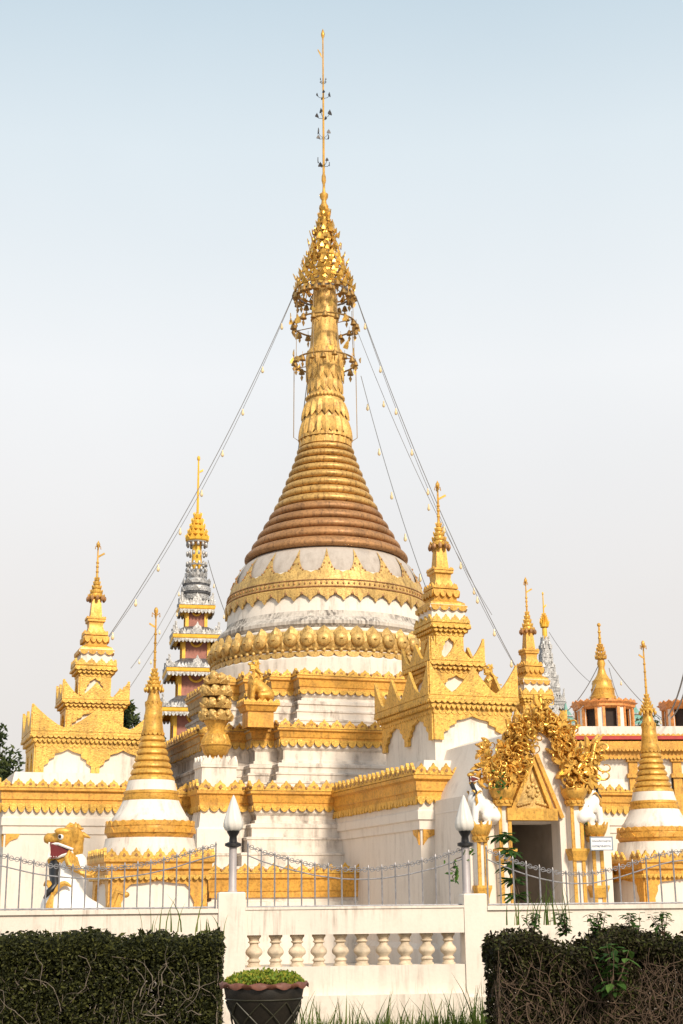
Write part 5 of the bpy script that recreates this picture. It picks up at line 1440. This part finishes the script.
leafy('leafy_plant', 'bright broad leaved plant growing out of the right hedge', 612, 1000, 14.35, .52, 90, .15, stems=6, spread=.16)
leafy('leafy_plant', 'green leafy shrub in front of the dark doorway behind the fence', 521, 925, 18.6, 1.15, 150, .19, stems=4, spread=.09)
for i, (px, lab) in enumerate(((566, 'small leafy weed at the top of the right hedge below the doorway'), (598, 'small leafy weed at the top of the right hedge below the sign'), (636, 'small leafy weed at the top of the right hedge below the corner stupa'), (533, 'small leafy weed at the top of the right hedge beside the pier'), (664, 'small leafy weed at the far right of the hedge top'))):
    leafy('hedge_weed', lab, px, 936, 15.1, .24, 100, .085, stems=7, spread=.25, group='weeds along the hedge top')
def vine(label, p, H, n, size, down=True):
    t = thing('climbing_vine', label, 'vine', p, 0); m = MB(); l = MB()
    q = Vector((0, 0, 0)); pts = [q.copy()]
    for j in range(10):
        q = q + Vector((random.gauss(0, .04), random.gauss(0, .015), -H / 10 if down else H / 10)); pts.append(q.copy())
        for i in range(n // 10):
            a = random.uniform(0, 2 * PI); u = Vector((math.cos(a), -.3 - .5 * random.random(), math.sin(a) - .3)).normalized(); v = u.orthogonal().normalized(); s = size * random.uniform(.6, 1.1); c = q + Vector((random.gauss(0, .05), -.02, random.gauss(0, .05)))
            l.add([c, c + u * s * .4 + v * s * .3, c + u * s, c + u * s * .4 - v * s * .3], [(0, 1, 2, 3)])
    m.tube(pts, .006, 4); m.build('stem', 'bark', t, 40); l.build('leaves', 'leafg', t, 0)
pv = pp + UX * (cl[0] - .05) + UY * -.32
vine('green creeper tufts on the left lotus capital of the doorway', (pv.x, pv.y, cl[1] + .12), .22, 40, .09)
pv = pp + UX * (orr[0] - .22) + UY * -.12
vine('green creeper hanging behind the lion on the right outer pilaster', (pv.x, pv.y, orr[1] + .42), .6, 60, .08)
pv = hit(464, 845, BO + by * .16, by)
vine('green creeper with round leaves on the right lamp post', (pv.x, pv.y, pv.z), .42, 20, .11)

# ================================================================== LIGHT, SKY, RENDER
EL, AZ = R(34), R(27)                                   # sun behind the camera, to its right
sv = Vector((math.sin(AZ) * math.cos(EL), -math.cos(AZ) * math.cos(EL), math.sin(EL)))
sl = bpy.data.lights.new('sun', 'SUN'); sl.energy = 3.3; sl.angle = R(9.0); sl.color = (1, .87, .70)
so = bpy.data.objects.new('sun', sl); COL.objects.link(so); so.rotation_euler = (-sv).to_track_quat('-Z', 'Y').to_euler(); so.location = (20, -20, 40)
w = bpy.data.worlds.new('World'); sc.world = w; w.use_nodes = True
nt = w.node_tree; bg = nt.nodes['Background']
sky = nt.nodes.new('ShaderNodeTexSky'); sky.sky_type = 'NISHITA'; sky.sun_disc = False; sky.sun_elevation = EL; sky.sun_rotation = PI - AZ
sky.air_density = 1.0; sky.dust_density = 4.0; sky.ozone_density = 1.0
tc = nt.nodes.new('ShaderNodeTexCoord'); sp = nt.nodes.new('ShaderNodeSeparateXYZ'); nt.links.new(tc.outputs['Generated'], sp.inputs[0])
hz = ramp(nt, sp.outputs[2], [(0, (5.35, 4.95, 4.65)), (.20, (5.85, 5.58, 5.35)), (.36, (6.35, 6.4, 6.38)), (.50, (5.4, 5.95, 6.2)), (.60, (4.1, 5.0, 5.55)), (1, (3.0, 4.3, 5.4))])
fac = ramp(nt, sp.outputs[2], [(0, (.92,) * 3), (.4, (.88,) * 3), (1, (.75,) * 3)])
hz = mixc(nt, 1.0, hz, ramp(nt, noi(nt, tc.outputs['Generated'], 2.6, 4, .5), [(.3, (.955, .96, .965)), (.7, (1.02, 1.015, 1.01))]), 'MULTIPLY')
nt.links.new(mixc(nt, fac, sky.outputs[0], hz), bg.inputs[0])
bg.inputs[1].default_value = .12
sc.view_settings.view_transform = 'Standard'; sc.view_settings.look = 'None'; sc.view_settings.exposure = 0.38; sc.view_settings.gamma = 1
sc.render.engine = 'CYCLES'
sc.cycles.use_denoising = True
sc.cycles.max_bounces = 8
